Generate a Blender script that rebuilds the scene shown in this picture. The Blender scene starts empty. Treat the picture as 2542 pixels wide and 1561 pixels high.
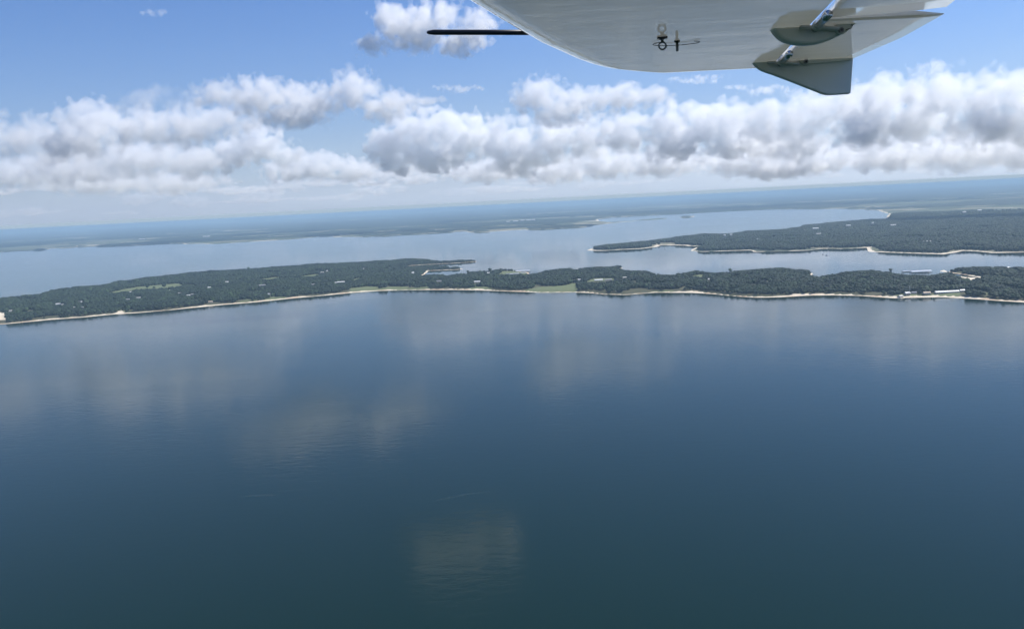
import bpy, bmesh, math, random
import numpy as np
from mathutils import Vector, Matrix, noise as mnoise

random.seed(7); rng = np.random.default_rng(7)
D = bpy.data; scene = bpy.context.scene; COL = scene.collection
rad = math.radians

# ------------------------------------------------------------------ camera
CAM_H = 300.0                        # metres above the lake
PITCH, ROLL, FPX, PW, PH = 7.8, -2.9, 1995.0, 2542.0, 1561.0
_p, _r = rad(PITCH), rad(ROLL)
FWD = Vector((0, math.cos(_p), -math.sin(_p)))
_R0 = Vector((1, 0, 0)); _U0 = _R0.cross(FWD)
RIGHT = math.cos(_r) * _R0 + math.sin(_r) * _U0
UP = -math.sin(_r) * _R0 + math.cos(_r) * _U0
CAM = Vector((0, 0, CAM_H))
cd = D.cameras.new("camera"); cam = D.objects.new("camera", cd); COL.objects.link(cam)
cam.matrix_world = Matrix((( RIGHT.x, UP.x, -FWD.x, CAM.x), (RIGHT.y, UP.y, -FWD.y, CAM.y),
                           (RIGHT.z, UP.z, -FWD.z, CAM.z), (0, 0, 0, 1)))
cd.sensor_width = 36.0; cd.lens = 36.0 * FPX / PW
cd.clip_start = 0.05; cd.clip_end = 400000.0
scene.camera = cam

def ray(px, py):
    return (FWD * FPX + RIGHT * (px - PW / 2) + UP * (PH / 2 - py)).normalized()
def gp(px, py, z=0.0):               # point of the place at height z seen in that direction
    d = ray(px, py); t = (z - CAM_H) / d.z
    return Vector((CAM.x + d.x * t, CAM.y + d.y * t, z))
def azel(px, py):
    d = ray(px, py); return math.degrees(math.atan2(d.x, d.y)), math.degrees(math.asin(d.z))

# ------------------------------------------------------------------ light
SUN_EL, SUN_AZ = 52.0, 68.0          # azimuth clockwise from the view direction (+Y)
SKY_STRENGTH, SUN_STRENGTH = 0.105, 5.0
HAZE_DENS = 1 / 17000.0
SKY_TINT = (0.14, 0.46, 0.88); VEIL_COL = (2.95, 3.7, 4.4)
scene.view_settings.view_transform = 'Standard'; scene.view_settings.look = 'None'
scene.view_settings.exposure = 0.48; scene.view_settings.gamma = 1.0
scene.view_settings.use_curve_mapping = False
scene.render.engine = 'CYCLES'
cy = scene.cycles
cy.use_denoising = True; cy.use_adaptive_sampling = True; cy.adaptive_threshold = 0.02
try: cy.denoiser = 'OPENIMAGEDENOISE'
except Exception: pass
cy.max_bounces = 24; cy.diffuse_bounces = 3; cy.glossy_bounces = 3; cy.transmission_bounces = 2
cy.volume_bounces = 22; cy.transparent_max_bounces = 8
cy.sample_clamp_indirect = 6.0; cy.caustics_reflective = False; cy.caustics_refractive = False

sd = D.lights.new("sun", 'SUN'); sun = D.objects.new("sun", sd); COL.objects.link(sun)
sd.energy = SUN_STRENGTH; sd.angle = rad(0.53); sd.color = (1.0, 0.955, 0.89)
_sdir = Vector((math.sin(rad(SUN_AZ)) * math.cos(rad(SUN_EL)), math.cos(rad(SUN_AZ)) * math.cos(rad(SUN_EL)), math.sin(rad(SUN_EL))))
sun.rotation_euler = (-_sdir).to_track_quat('-Z', 'Y').to_euler()
sun.location = _sdir * 2000

# --- tiny expression layer over math nodes
class N:
    def __init__(s, tree): s.t = tree; s.nodes = tree.nodes; s.links = tree.links
    def new(s, typ, **kw):
        n = s.nodes.new(typ)
        for k, v in kw.items(): setattr(n, k, v)
        return n
    def put(s, sock, v):
        if isinstance(v, S): s.links.new(v.s, sock)
        elif v is not None: sock.default_value = v
    def math(s, op, *a, clamp=False):
        n = s.new('ShaderNodeMath', operation=op, use_clamp=clamp)
        for i, v in enumerate(a): s.put(n.inputs[i], v)
        return S(s, n.outputs[0])
    def smooth(s, x, a, b, c=0.0, d=1.0):
        n = s.new('ShaderNodeMapRange', interpolation_type='SMOOTHSTEP', clamp=True)
        for i, v in enumerate((x, a, b, c, d)): s.put(n.inputs[i], v)
        return S(s, n.outputs[0])
    def lin(s, x, a, b, c=0.0, d=1.0):
        n = s.new('ShaderNodeMapRange', interpolation_type='LINEAR', clamp=True)
        for i, v in enumerate((x, a, b, c, d)): s.put(n.inputs[i], v)
        return S(s, n.outputs[0])
    def vec(s, x, y, z=0.0):
        n = s.new('ShaderNodeCombineXYZ')
        for i, v in enumerate((x, y, z)): s.put(n.inputs[i], v)
        return S(s, n.outputs[0])
    def vmath(s, op, *a):
        n = s.new('ShaderNodeVectorMath', operation=op)
        for i, v in enumerate(a):
            s.put(n.inputs[i], v)
        return S(s, n.outputs['Value' if op in ('LENGTH', 'DOT_PRODUCT', 'DISTANCE') else 'Vector'])
    def noise(s, v, scale, detail=4, rough=0.5, dist=0.0, lac=2.0, color=False, dims='3D'):
        n = s.new('ShaderNodeTexNoise', noise_dimensions=dims)
        s.put(n.inputs['Vector'], v); s.put(n.inputs['Scale'], scale); n.inputs['Detail'].default_value = detail
        n.inputs['Roughness'].default_value = rough; n.inputs['Distortion'].default_value = dist
        n.inputs['Lacunarity'].default_value = lac
        return S(s, n.outputs['Color' if color else 0])
    def voro(s, v, scale, detail=2, rough=0.5, lac=2.0, smooth=0.5):
        n = s.new('ShaderNodeTexVoronoi', feature='SMOOTH_F1', voronoi_dimensions='3D', normalize=True)
        s.put(n.inputs['Vector'], v); n.inputs['Scale'].default_value = scale
        n.inputs['Detail'].default_value = detail; n.inputs['Roughness'].default_value = rough
        n.inputs['Lacunarity'].default_value = lac; n.inputs['Smoothness'].default_value = smooth
        return S(s, n.outputs['Distance'])
    def mix(s, f, a, b):
        n = s.new('ShaderNodeMix', data_type='RGBA', clamp_factor=True)
        s.put(n.inputs[0], f)
        for sock, v in ((n.inputs[6], a), (n.inputs[7], b)):
            if isinstance(v, tuple) and len(v) == 3: v = v + (1.0,)
            s.put(sock, v)
        return S(s, n.outputs[2])
    def sep(s, v):
        n = s.new('ShaderNodeSeparateXYZ'); s.put(n.inputs[0], v)
        return [S(s, o) for o in n.outputs]
    def ramp(s, f, stops, interp='LINEAR'):
        n = s.new('ShaderNodeValToRGB'); r = n.color_ramp; r.interpolation = interp
        while len(r.elements) < len(stops): r.elements.new(0.5)
        for e, (p, c) in zip(r.elements, stops): e.position = p; e.color = tuple(c) + (1.0,)
        s.put(n.inputs[0], f); return S(s, n.outputs[0])
class S:
    def __init__(s, b, sock): s.b = b; s.s = sock
    def __add__(s, o): return s.b.math('ADD', s, o)
    __radd__ = __add__
    def __sub__(s, o): return s.b.math('SUBTRACT', s, o)
    def __rsub__(s, o): return s.b.math('SUBTRACT', o, s)
    def __mul__(s, o): return s.b.math('MULTIPLY', s, o)
    __rmul__ = __mul__
    def __truediv__(s, o): return s.b.math('DIVIDE', s, o)
    def max(s, o): return s.b.math('MAXIMUM', s, o)
    def min(s, o): return s.b.math('MINIMUM', s, o)
    def clamp(s): return s.b.math('ADD', s, 0.0, clamp=True)
    def pow(s, o): return s.b.math('POWER', s, o)

# ------------------------------------------------------------------ sky
world = D.worlds.new("World"); scene.world = world; world.use_nodes = True
wt = world.node_tree; wt.nodes.clear()
b = N(wt)
sky = b.new('ShaderNodeTexSky', sky_type='NISHITA'); sky.sun_disc = False
sky.sun_elevation = rad(SUN_EL); sky.sun_rotation = rad(SUN_AZ); sky.altitude = 300
sky.air_density = 1.0; sky.dust_density = 0.4; sky.ozone_density = 2.0
tc = b.new('ShaderNodeTexCoord')
_gx, _gy, gz = b.sep(b.vmath('NORMALIZE', S(b, tc.outputs['Generated'])))
el = b.math('ARCSINE', gz) * (180 / math.pi)
tint = b.vmath('MULTIPLY', S(b, sky.outputs[0]), SKY_TINT)
veil = b.math('MINIMUM', b.math('EXPONENT', b.math('ABSOLUTE', el) * (-1 / 5.0)) * 1.3, 1.0)      # the milky air low over the horizon, all round
skycol = b.mix(veil, tint, VEIL_COL)
bg = b.new('ShaderNodeBackground'); b.put(bg.inputs[0], skycol); bg.inputs[1].default_value = SKY_STRENGTH
wo = b.new('ShaderNodeOutputWorld'); b.links.new(bg.outputs[0], wo.inputs[0])

# ------------------------------------------------------------------ materials
def material(name):
    m = D.materials.new(name); m.use_nodes = True; m.node_tree.nodes.clear(); b = N(m.node_tree)
    bs = b.new('ShaderNodeBsdfPrincipled'); o = b.new('ShaderNodeOutputMaterial')
    b.links.new(bs.outputs[0], o.inputs['Surface'])
    return m, b, bs
def plain(name, col, rough=0.7, metal=0.0, var=0.15, scale=0.2, spec=0.4):
    m, b, bs = material(name); tc = b.new('ShaderNodeTexCoord'); v = S(b, tc.outputs['Object'])
    f = b.noise(v, scale, 5, 0.6)
    c = b.mix(f, tuple(x * (1 - var) for x in col), tuple(min(1, x * (1 + var)) for x in col))
    b.put(bs.inputs['Base Color'], c); bs.inputs['Roughness'].default_value = rough; bs.inputs['Metallic'].default_value = metal
    bs.inputs['Specular IOR Level'].default_value = spec
    return m
def lake_material():
    m, b, bs = material("lake_water"); geo = b.new('ShaderNodeNewGeometry'); p = S(b, geo.outputs['Position'])
    x, y, z = b.sep(p)
    # turbid green body of the water, in broad soft drifts
    drift = b.noise(p, 1 / 900.0, 3, 0.5)
    b.put(bs.inputs['Base Color'], b.mix(b.lin(drift, .3, .7), (0.0012, 0.012, 0.005), (0.002, 0.015, 0.007)))
    # wind lanes: streaks of ruffled and slick water, long across the wind
    lane = b.noise(b.vec(x * (1 / 900.0), y * (1 / 330.0), 3.0), 1.0, 4, 0.55, 0.6)
    patch = b.smooth(lane, 0.44, 0.60)
    shel = b.smooth(y, 2600.0, 3600.0)                    # the bay behind the peninsula lies sheltered
    b.put(bs.inputs['Roughness'], b.lin(patch, 0, 1, 0.075, 0.105) - shel * .04)
    bs.inputs['IOR'].default_value = 1.33; bs.inputs['Specular IOR Level'].default_value = 0.36
    swell = b.noise(b.vec(x * 0.045, y * 0.11, 0.0), 1.0, 4, 0.55, 0.4)
    chop = b.noise(b.vec(x * 0.45, y * 0.7, 4.0), 1.0, 3, 0.6)
    h = (swell * 0.68 + chop * b.lin(patch, 0, 1, 0.10, 0.16)) * (1.0 - shel * .75)
    bp = b.new('ShaderNodeBump'); bp.inputs['Strength'].default_value = 1.0; bp.inputs['Distance'].default_value = 0.22
    b.put(bp.inputs['Height'], h); b.links.new(bp.outputs[0], bs.inputs['Normal'])
    return m
def ground_material():
    """peninsula ground: sand by the shore, grass and leaf litter inland ('sand' and 'grass' are attributes of the place)"""
    m, b, bs = material("shore_ground"); geo = b.new('ShaderNodeNewGeometry'); p = S(b, geo.outputs['Position'])
    a1 = b.new('ShaderNodeAttribute'); a1.attribute_name = 'sand'; a2 = b.new('ShaderNodeAttribute'); a2.attribute_name = 'grass'
    n1 = b.noise(p, 1 / 14.0, 5, 0.6); n2 = b.noise(p, 1 / 60.0, 4, 0.6)
    sand = b.mix(n1, (0.54, 0.45, 0.32), (0.74, 0.66, 0.52))
    sand = b.mix(b.smooth(n2, .48, .62) * .6, sand, (0.44, 0.29, 0.17))
    litter = b.mix(n2, (0.045, 0.055, 0.025), (0.10, 0.09, 0.05))
    grass = b.mix(n1, (0.085, 0.115, 0.045), (0.16, 0.175, 0.085))
    f_g = b.smooth(S(b, a2.outputs['Fac']) + (n1 - 0.5) * 0.5, 0.35, 0.6)
    f_s = b.smooth(S(b, a1.outputs['Fac']) + (n1 - 0.5) * 0.55 + (n2 - .5) * .5, 0.42, 0.56)
    b.put(bs.inputs['Base Color'], b.mix(f_s, b.mix(f_g, litter, grass), sand))
    bs.inputs['Roughness'].default_value = 0.9; bs.inputs['Specular IOR Level'].default_value = 0.2
    return m
def far_ground_material():
    m, b, bs = material("far_ground"); geo = b.new('ShaderNodeNewGeometry'); p = S(b, geo.outputs['Position'])
    x, y, z = b.sep(p)
    vo = b.new('ShaderNodeTexVoronoi', feature='F1'); b.put(vo.inputs['Vector'], p); vo.inputs['Scale'].default_value = 1 / 430.0
    vc = b.sep(S(b, vo.outputs['Color']))
    field = b.ramp(vc[0], [(0.0, (0.07, 0.085, 0.05)), (0.35, (0.12, 0.13, 0.075)), (0.7, (0.20, 0.185, 0.12)), (0.9, (0.42, 0.38, 0.29))], 'CONSTANT')
    a1 = b.new('ShaderNodeAttribute'); a1.attribute_name = 'sand'
    n1 = b.noise(p, 1 / 90.0, 4, 0.6)
    sand = b.mix(n1, (0.55, 0.46, 0.33), (0.74, 0.66, 0.52))
    f_s = b.smooth(S(b, a1.outputs['Fac']) + (n1 - 0.5) * 0.5, 0.42, 0.56)
    b.put(bs.inputs['Base Color'], b.mix(f_s, field, sand)); bs.inputs['Roughness'].default_value = 0.9
    bs.inputs['Specular IOR Level'].default_value = 0.15
    return m
def leaf_material(name, dark, light, scale=1 / 2.5, per_instance=True):
    m, b, bs = material(name); geo = b.new('ShaderNodeNewGeometry'); p = S(b, geo.outputs['Position'])
    oi = b.new('ShaderNodeObjectInfo'); r = S(b, oi.outputs['Random'])
    n1 = b.noise(p, scale, 4, 0.65); n2 = b.noise(p, 1 / 130.0, 3, 0.5)
    n3 = b.noise(p, 1 / 42.0, 2, 0.5)
    f = (n1 - 0.5) * 0.9 + (n2 - 0.5) * 2.0 + (n3 - .5) * .8 + r * 0.8 + 0.1
    c = b.mix(b.lin(f, 0, 1), dark, light)
    c = b.mix(b.smooth(r, .90, .96) * .8, c, tuple(x * 1.9 for x in light))
    b.put(bs.inputs['Base Color'], c); bs.inputs['Roughness'].default_value = 0.75; bs.inputs['Specular IOR Level'].default_value = 0.25
    bp = b.new('ShaderNodeBump'); bp.inputs['Strength'].default_value = 0.9; bp.inputs['Distance'].default_value = 1.2
    b.put(bp.inputs['Height'], n1); b.links.new(bp.outputs[0], bs.inputs['Normal'])
    return m
LEAF = leaf_material("oak_leaves", (0.005, 0.015, 0.008), (0.026, 0.046, 0.016))
LEAF_FAR = leaf_material("far_leaves", (0.006, 0.014, 0.008), (0.020, 0.034, 0.016), 1 / 25.0)
BARK = plain("bark", (0.11, 0.08, 0.055), 0.9, scale=1.5)
LAKE = lake_material(); SHORE = ground_material(); FARG = far_ground_material()

# ------------------------------------------------------------------ helpers for things
def link(o, parent=None):
    COL.objects.link(o)
    if parent is not None: o.parent = parent
    return o
def mesh_obj(name, verts, faces, mat, parent=None, smooth=False):
    me = D.meshes.new(name); me.from_pydata([tuple(v) for v in verts], [], faces); me.update()
    if mat: me.materials.append(mat)
    if smooth: me.polygons.foreach_set('use_smooth', [True] * len(me.polygons))
    return link(D.objects.new(name, me), parent)
def bm_obj(name, bm, mat, parent=None, smooth=False):
    me = D.meshes.new(name); bmesh.ops.recalc_face_normals(bm, faces=bm.faces); bm.to_mesh(me); bm.free()
    if mat: me.materials.append(mat)
    if smooth: me.polygons.foreach_set('use_smooth', [True] * len(me.polygons))
    return link(D.objects.new(name, me), parent)
def tag(o, label=None, cat=None, group=None, kind=None):
    if label: o["label"] = label
    if cat: o["category"] = cat
    if group: o["group"] = group
    if kind: o["kind"] = kind
    return o
def empty(name, loc, rz=0.0):
    o = D.objects.new(name, None); o.location = loc; o.rotation_euler.z = rz; o.empty_display_size = 0.1
    return link(o)
def copy_tree(o, parent=None):
    c = o.copy(); COL.objects.link(c); c.parent = parent
    for ch in [x for x in KIDS.get(o.name, [])]: copy_tree(ch, c)
    return c
KIDS = {}

# ------------------------------------------------------------------ the lake
_L = 118000.0
lake = mesh_obj("lake", [(-_L, -_L, 0), (_L, -_L, 0), (_L, _L, 0), (-_L, _L, 0)], [(0, 1, 2, 3)], LAKE)
tag(lake, kind="structure")

# ------------------------------------------------------------------ shores, from the bearings in the photograph
def sdist(P, poly):
    """signed distance (positive inside) of points P (n,2) to the closed polygon"""
    poly = np.asarray(poly, float); n = len(poly); best = np.full(len(P), 1e18); ins = np.zeros(len(P), bool)
    for i in range(n):
        a = poly[i]; c = poly[(i + 1) % n]; d = c - a; L = d @ d + 1e-12
        t = np.clip(((P - a) @ d) / L, 0, 1); q = P - a - t[:, None] * d
        best = np.minimum(best, (q * q).sum(1))
        cond = (a[1] > P[:, 1]) != (c[1] > P[:, 1])
        with np.errstate(divide='ignore', invalid='ignore'):
            xi = a[0] + (P[:, 1] - a[1]) * d[0] / (d[1] if d[1] != 0 else 1e-12)
        ins ^= cond & (P[:, 0] < xi)
    s = np.sqrt(best); return np.where(ins, s, -s)
def vnoise(P, scale, seed=0, octs=4, rough=0.5):
    """value noise on a hashed lattice, 0..1"""
    out = np.zeros(len(P)); amp = 1.0; tot = 0.0; f = 1.0 / scale
    for o in range(octs):
        q = P * f; i = np.floor(q).astype(np.int64); t = q - i; t = t * t * (3 - 2 * t)
        def h(a, c):
            k = (a * 374761393 + c * 668265263 + (seed + o * 31) * 1274126177) & 0xffffffff
            k = ((k ^ (k >> 13)) * 1274126177) & 0xffffffff
            return ((k ^ (k >> 16)) & 0xffff) / 65535.0
        x0, y0 = i[:, 0], i[:, 1]
        v = (h(x0, y0) * (1 - t[:, 0]) + h(x0 + 1, y0) * t[:, 0]) * (1 - t[:, 1]) + (h(x0, y0 + 1) * (1 - t[:, 0]) + h(x0 + 1, y0 + 1) * t[:, 0]) * t[:, 1]
        out += amp * v; tot += amp; amp *= rough; f *= 2.03
    return out / tot
def sstep(x, a, b):
    t = np.clip((x - a) / (b - a), 0, 1); return t * t * (3 - 2 * t)

TT = 15.0     # tree tops above the lake where a wooded shore is seen from inland
NEAR_FRONT = [(-420, 842), (-300, 830), (-60, 809), (0, 805), (17, 804), (122, 793.6), (208, 787.6), (282, 780), (338, 777), (416, 770), (520, 760),
    (572, 755), (640, 749.5), (730, 740), (816, 732.5), (875, 726.5), (938, 722), (1016, 720), (1120, 719.5), (1172, 720), (1252, 722.7), (1340, 726.5),
    (1421, 725.5), (1460, 727), (1499, 730.7), (1551, 732), (1577, 730), (1629, 726), (1720, 727), (1772, 730), (1818, 735), (1875, 738.6), (1936, 737.7),
    (2011, 733.5), (2071, 732.6), (2131, 734), (2183, 738), (2222, 740.7), (2267, 738.6), (2342, 738), (2403, 741), (2463, 745.5), (2542, 750.6), (2700, 764), (3000, 790)]
NEAR_BACK = [  # left to right; third value = height seen there (tree tops or bare sand)
    (-420, 800, TT), (-200, 770, TT), (-60, 745, TT), (0, 736, TT), (52, 731, TT), (83, 727, TT), (130, 716, TT), (182, 708.6, TT), (260, 702.6, TT), (292, 701, 0), (312, 699, 0),
    (318, 693.5, TT), (338, 690, TT), (351, 687, TT), (390, 683, TT), (416, 680, TT), (468, 675, TT), (520, 670, TT), (616, 665, TT), (678, 660, TT), (756, 654.6, TT), (860, 649.4, TT),
    (938, 645.5, TT), (1016, 639.5, TT), (1063, 640, TT), (1081, 644, TT), (1120, 647.6, 8), (1150, 648.2, 1), (1185, 648.6, 0), (1184, 649.6, 0), (1133, 653.5, 0), (1095, 655, 0), (1068, 656.5, 0),
    (1040, 658, 0), (1010, 660.5, 0), (1005, 662.5, 0), (1030, 661.5, 6), (1070, 660, 6), (1110, 661, 6), (1140, 664, 4), (1152, 668, 0), (1120, 670.5, 0), (1065, 672, 0), (1060, 676, 0), (1047, 686, 0), (1056, 688, 0), (1102, 682, 0), (1110, 680, TT),
    (1133, 676, TT), (1161, 673.5, TT), (1216, 668, TT), (1240, 672, 0), (1275, 672, 0), (1312, 676, 0), (1317, 676.7, TT), (1345, 669, TT), (1382, 664.5, TT), (1449, 662, TT), (1481, 659, TT),
    (1525, 656, TT), (1540, 660, 8), (1549, 665.5, 0), (1532, 668, 0), (1560, 667, TT), (1611, 668, TT), (1631, 674, TT), (1647, 678, TT), (1668, 678, TT), (1694, 672.8, TT), (1720, 669, TT), (1748, 668, TT),
    (1787, 673, TT), (1813, 669, TT), (1878, 664.8, TT), (1951, 659.6, TT), (1987, 665, TT), (2005, 672, 5), (2018, 679, 0), (2012, 685, 0), (1999, 686, 0), (2035, 681, TT), (2089, 671, TT), (2162, 667, TT), (2213, 669, TT),
    (2237, 674, TT), (2267, 679, TT), (2300, 679, TT), (2345, 681, 0), (2400, 688, 0), (2433, 690, 0), (2400, 683, 0), (2350, 676, 0), (2333, 673, 0), (2345, 669, 0), (2351, 665, TT), (2372, 659, TT), (2463, 657, TT), (2542, 658.7, TT), (2700, 662, TT), (3000, 672, TT)]
near_poly = [tuple(gp(x, y)[:2]) for x, y in NEAR_FRONT] + [tuple(gp(x, y, z)[:2]) for x, y, z in reversed(NEAR_BACK)]
near_front_xy = np.array([tuple(gp(x, y)[:2]) for x, y in NEAR_FRONT])
def front_dist(P):
    best = np.full(len(P), 1e18)
    for a, c in zip(near_front_xy[:-1], near_front_xy[1:]):
        d = c - a; t = np.clip(((P - a) @ d) / (d @ d), 0, 1); q = P - a - t[:, None] * d; best = np.minimum(best, (q * q).sum(1))
    return np.sqrt(best)
# clearings on the near peninsula (bearings of what shows between the trees): kind, outline
CLEAR = [("grass", [(268, 727), (345, 711.5), (437, 704.5), (452, 708), (428, 714), (390, 718), (338, 719), (286, 728)]),
         ("grass", [(640, 694), (691, 688.5), (694, 690), (668, 694.5)]), ("grass", [(746, 686), (788, 681), (790, 684), (765, 687)]),
         ("grass", [(870, 716), (912, 710.5), (936, 711), (938, 717.5), (900, 721), (874, 722)]), ("grass", [(944, 716), (975, 711), (1008, 711), (1010, 716), (960, 719)]),
         ("grass", [(1300, 719), (1350, 712), (1400, 709), (1424, 704), (1432, 712), (1430, 722), (1350, 722)]),
         ("grass", [(1458, 700), (1478, 692), (1522, 690.5), (1524, 696), (1490, 700)]),
         ("grass", [(1150, 716), (1190, 711), (1216, 713), (1216, 717)]),
         ("grass", [(1240, 680), (1250, 671), (1312, 671), (1310, 680)]), ("sand", [(2372, 676), (2420, 681), (2434, 688), (2412, 692), (2390, 685)]),
         ("grass", [(2318, 731), (2330, 723.5), (2376, 723.5), (2380, 731)]), ("grass", [(2220, 734), (2262, 725.5), (2275, 732)]),
         ("sand", [(-14, 795), (-8, 778), (10, 778), (12, 794)]), ("sand", [(282, 778), (296, 771), (304, 772), (306, 777)]),
         ("grass", [(1716, 684), (1738, 679.5), (1746, 681), (1736, 685)]), ("grass", [(876, 694), (892, 689), (898, 690), (886, 695)])]
CLEAR_XY = [(k, [tuple(gp(x, y, 6.0)[:2]) for x, y in pts]) for k, pts in CLEAR]
def clear_mask(P, grow, toward=0.0):
    """which points lie in a clearing grown by some metres, drawn out towards the viewer's side by `toward`"""
    m = np.zeros(len(P), bool)
    for k, poly in CLEAR_XY:
        pc = np.asarray(poly); c = pc.mean(0); R = np.abs(pc - c).max() + grow + toward + 50
        sel = np.where((np.abs(P - c) < R).all(1))[0]
        if not len(sel): continue
        hit = np.zeros(len(sel), bool)
        for t in np.linspace(0, toward, 7) if toward else (0.0,):
            u = -c / np.linalg.norm(c)
            hit |= sdist(P[sel] - u * t, poly) > -grow
        m[sel] |= hit
    return m
def grid_mesh(name, X, Y, Z, keep, mat, attrs, smooth=True):
    ny, nx = X.shape; idx = np.arange(nx * ny).reshape(ny, nx)
    q = np.stack([idx[:-1, :-1], idx[:-1, 1:], idx[1:, 1:], idx[1:, :-1]], -1).reshape(-1, 4)
    q = q[keep.ravel()[q].any(1)]
    used = np.unique(q); remap = np.full(nx * ny, -1); remap[used] = np.arange(len(used)); q = remap[q]
    V = np.stack([X.ravel(), Y.ravel(), Z.ravel()], 1)[used]
    me = D.meshes.new(name); me.vertices.add(len(V)); me.vertices.foreach_set('co', V.ravel())
    me.loops.add(len(q) * 4); me.loops.foreach_set('vertex_index', q.ravel().astype(np.int32))
    me.polygons.add(len(q)); me.polygons.foreach_set('loop_start', np.arange(0, len(q) * 4, 4, dtype=np.int32))
    me.polygons.foreach_set('use_smooth', np.full(len(q), smooth))
    me.update(calc_edges=True)
    for k, a in attrs.items():
        at = me.attributes.new(k, 'FLOAT', 'POINT'); at.data.foreach_set('value', a.ravel()[used].astype(np.float32))
    me.materials.append(mat)
    return link(D.objects.new(name, me))

def near_height(P, s, fd):
    n = vnoise(P, 140, 3); n2 = vnoise(P, 600, 5, 3)
    bluff = 2.0 + 5.0 * n
    front = np.where(fd < 400, 1.0, 0.0)
    z = np.where(s < 0, np.maximum(s * 0.06, -3.0), np.minimum(s, 24) * 0.055)
    z = z + sstep(s, 12 + 14 * n, 26 + 20 * n) * bluff * (0.35 + 0.65 * front) + sstep(s, 60, 500) * (1.5 + 5 * n2)
    return z
bx = np.array(near_poly)
x0, x1, y0, y1 = bx[:, 0].min(), bx[:, 0].max(), bx[:, 1].min(), bx[:, 1].max()
gxs = np.arange(x0 - 30, x1 + 30, 13.0); gys = np.arange(y0 - 30, y1 + 30, 13.0)
GX, GY = np.meshgrid(gxs, gys); P = np.stack([GX.ravel(), GY.ravel()], 1)
Sd = sdist(P, near_poly) + (vnoise(P, 45, 8, 3) - 0.5) * 9.0; Fd = front_dist(P)
Z = near_height(P, Sd, Fd)
bw = 3 + 44 * np.clip(vnoise(P, 130, 21, 4, .62) - .22, 0, 1)
isf = Fd < 260
sand = np.where(isf, 1 - sstep(Sd, bw * 0.75, bw * 1.25), 1 - sstep(Sd, 6, 16))
grass = np.zeros(len(P))
for k, poly in CLEAR_XY:
    pc = np.asarray(poly); c = pc.mean(0); R = np.abs(pc - c).max() + 60; sel = np.where((np.abs(P - c) < R).all(1))[0]
    if len(sel):
        f = sstep(sdist(P[sel], poly), -18, 10)
        if k == "sand": sand[sel] = np.maximum(sand[sel], f)
        else: grass[sel] = np.maximum(grass[sel], f)
grass = np.maximum(grass, 0.55 * sstep(vnoise(P, 120, 44, 3), .5, .7) * (Sd < 110))
sh = GX.shape
peninsula = grid_mesh("peninsula", GX, GY, Z.reshape(sh), (Sd > -40).reshape(sh), SHORE, {"sand": sand, "grass": grass})
tag(peninsula, kind="structure")

# mainland beyond: middle headland, the bay and the far shore to the horizon
FAR_SHORE = [(-900, 668, 0), (-400, 648, 0), (-100, 633, 0), (0, 626.7, 0), (118, 620, 0), (124, 617, 0), (148, 616, 0), (234, 612.4, 0), (338, 609, 0), (390, 605.4, 0), (452, 604, 0), (460, 606, 0), (494, 605, 0), (533, 606, 0), (640, 599, 0),
    (730, 594, 0), (792, 588, 0), (825, 585.4, 0), (829, 589, 0), (886, 588, 0), (959, 585.5, 0), (990, 583, 0), (1062, 579.5, 0), (1120, 576, 0), (1152, 573.5, 0), (1172, 578, 0), (1240, 574, 0), (1278, 571, 0), (1356, 569, 0), (1416, 565, 0),
    (1447, 564, 0), (1499, 556.6, 0), (1520, 554, 0), (1577, 548.5, 0), (1650, 544, 0), (1657, 542, 0), (1640, 541, 6), (1605, 543, 8), (1577, 546.5, 8), (1512, 551, 6), (1488, 549, 0), (1483, 544, 0), (1512, 540.4, 0), (1590, 535, 0), (1694, 530, 0), (1772, 525, 0), (1840, 522, 0),
    (1920, 518.5, 0), (2011, 518, 0), (2101, 518.5, 0), (2155, 520, 0), (2180, 522, 0), (2189, 526, 0), (2207, 530, 4), (2198, 538.6, 10), (2189, 544, TT), (2170, 543, TT), (2122, 547, TT), (2080, 550, TT), (2041, 554, TT), (1981, 559.7, TT), (1975, 564, TT), (1920, 570, TT), (1839, 574, TT), (1798, 580, TT), (1746, 579, TT),
    (1694, 585, TT), (1642, 592, TT), (1564, 601.5, TT), (1486, 608, TT), (1464, 612, TT), (1455, 622, 0), (1499, 622.5, 0), (1546, 619.5, 0), (1590, 618, 0), (1628, 613.5, 0), (1640, 610.5, 0), (1632, 609, 0), (1650, 608.5, 0), (1700, 609.3, 0), (1706, 611, 0), (1740, 611.5, 0), (1722, 617, 0), (1711, 622.5, 0), (1735, 625.3, 0), (1800, 623.3, 0), (1864, 621.5, 0), (1868, 625.6, 0),
    (1920, 624.8, 0), (2005, 621.7, 0), (2041, 617.5, 0), (2101, 617.8, 0), (2150, 614.8, 0), (2157, 625.5, 0), (2237, 628, 0), (2342, 631.3, 0), (2372, 627, 0), (2390, 622.5, 0), (2427, 624, 0), (2463, 628, 0), (2542, 626.5, 0), (2800, 634, 0), (3300, 650, 0)]
far_poly = [tuple(gp(x, y, z)[:2]) for x, y, z in FAR_SHORE] + [(70000, 9000), (90000, 112000), (-90000, 112000), (-60000, 14000)]
far_poly = far_poly[:]
aa = np.radians(np.arange(-47, 47.01, 0.15)); rr = 3000 * 1.0062 ** np.arange(0, 586)
AA, RR = np.meshgrid(aa, rr); FX, FY = RR * np.sin(AA), RR * np.cos(AA)
P = np.stack([FX.ravel(), FY.ravel()], 1); R_ = RR.ravel()
ISLET = [tuple(gp(x, y)[:2]) for x, y in ((1682, 539.6), (1700, 537.6), (1724, 536.2), (1724, 538.4), (1700, 540.4))]
Sf = np.maximum(sdist(P, far_poly), sdist(P, ISLET)) + (vnoise(P, 120, 15, 3) - 0.5) * 22.0
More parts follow.
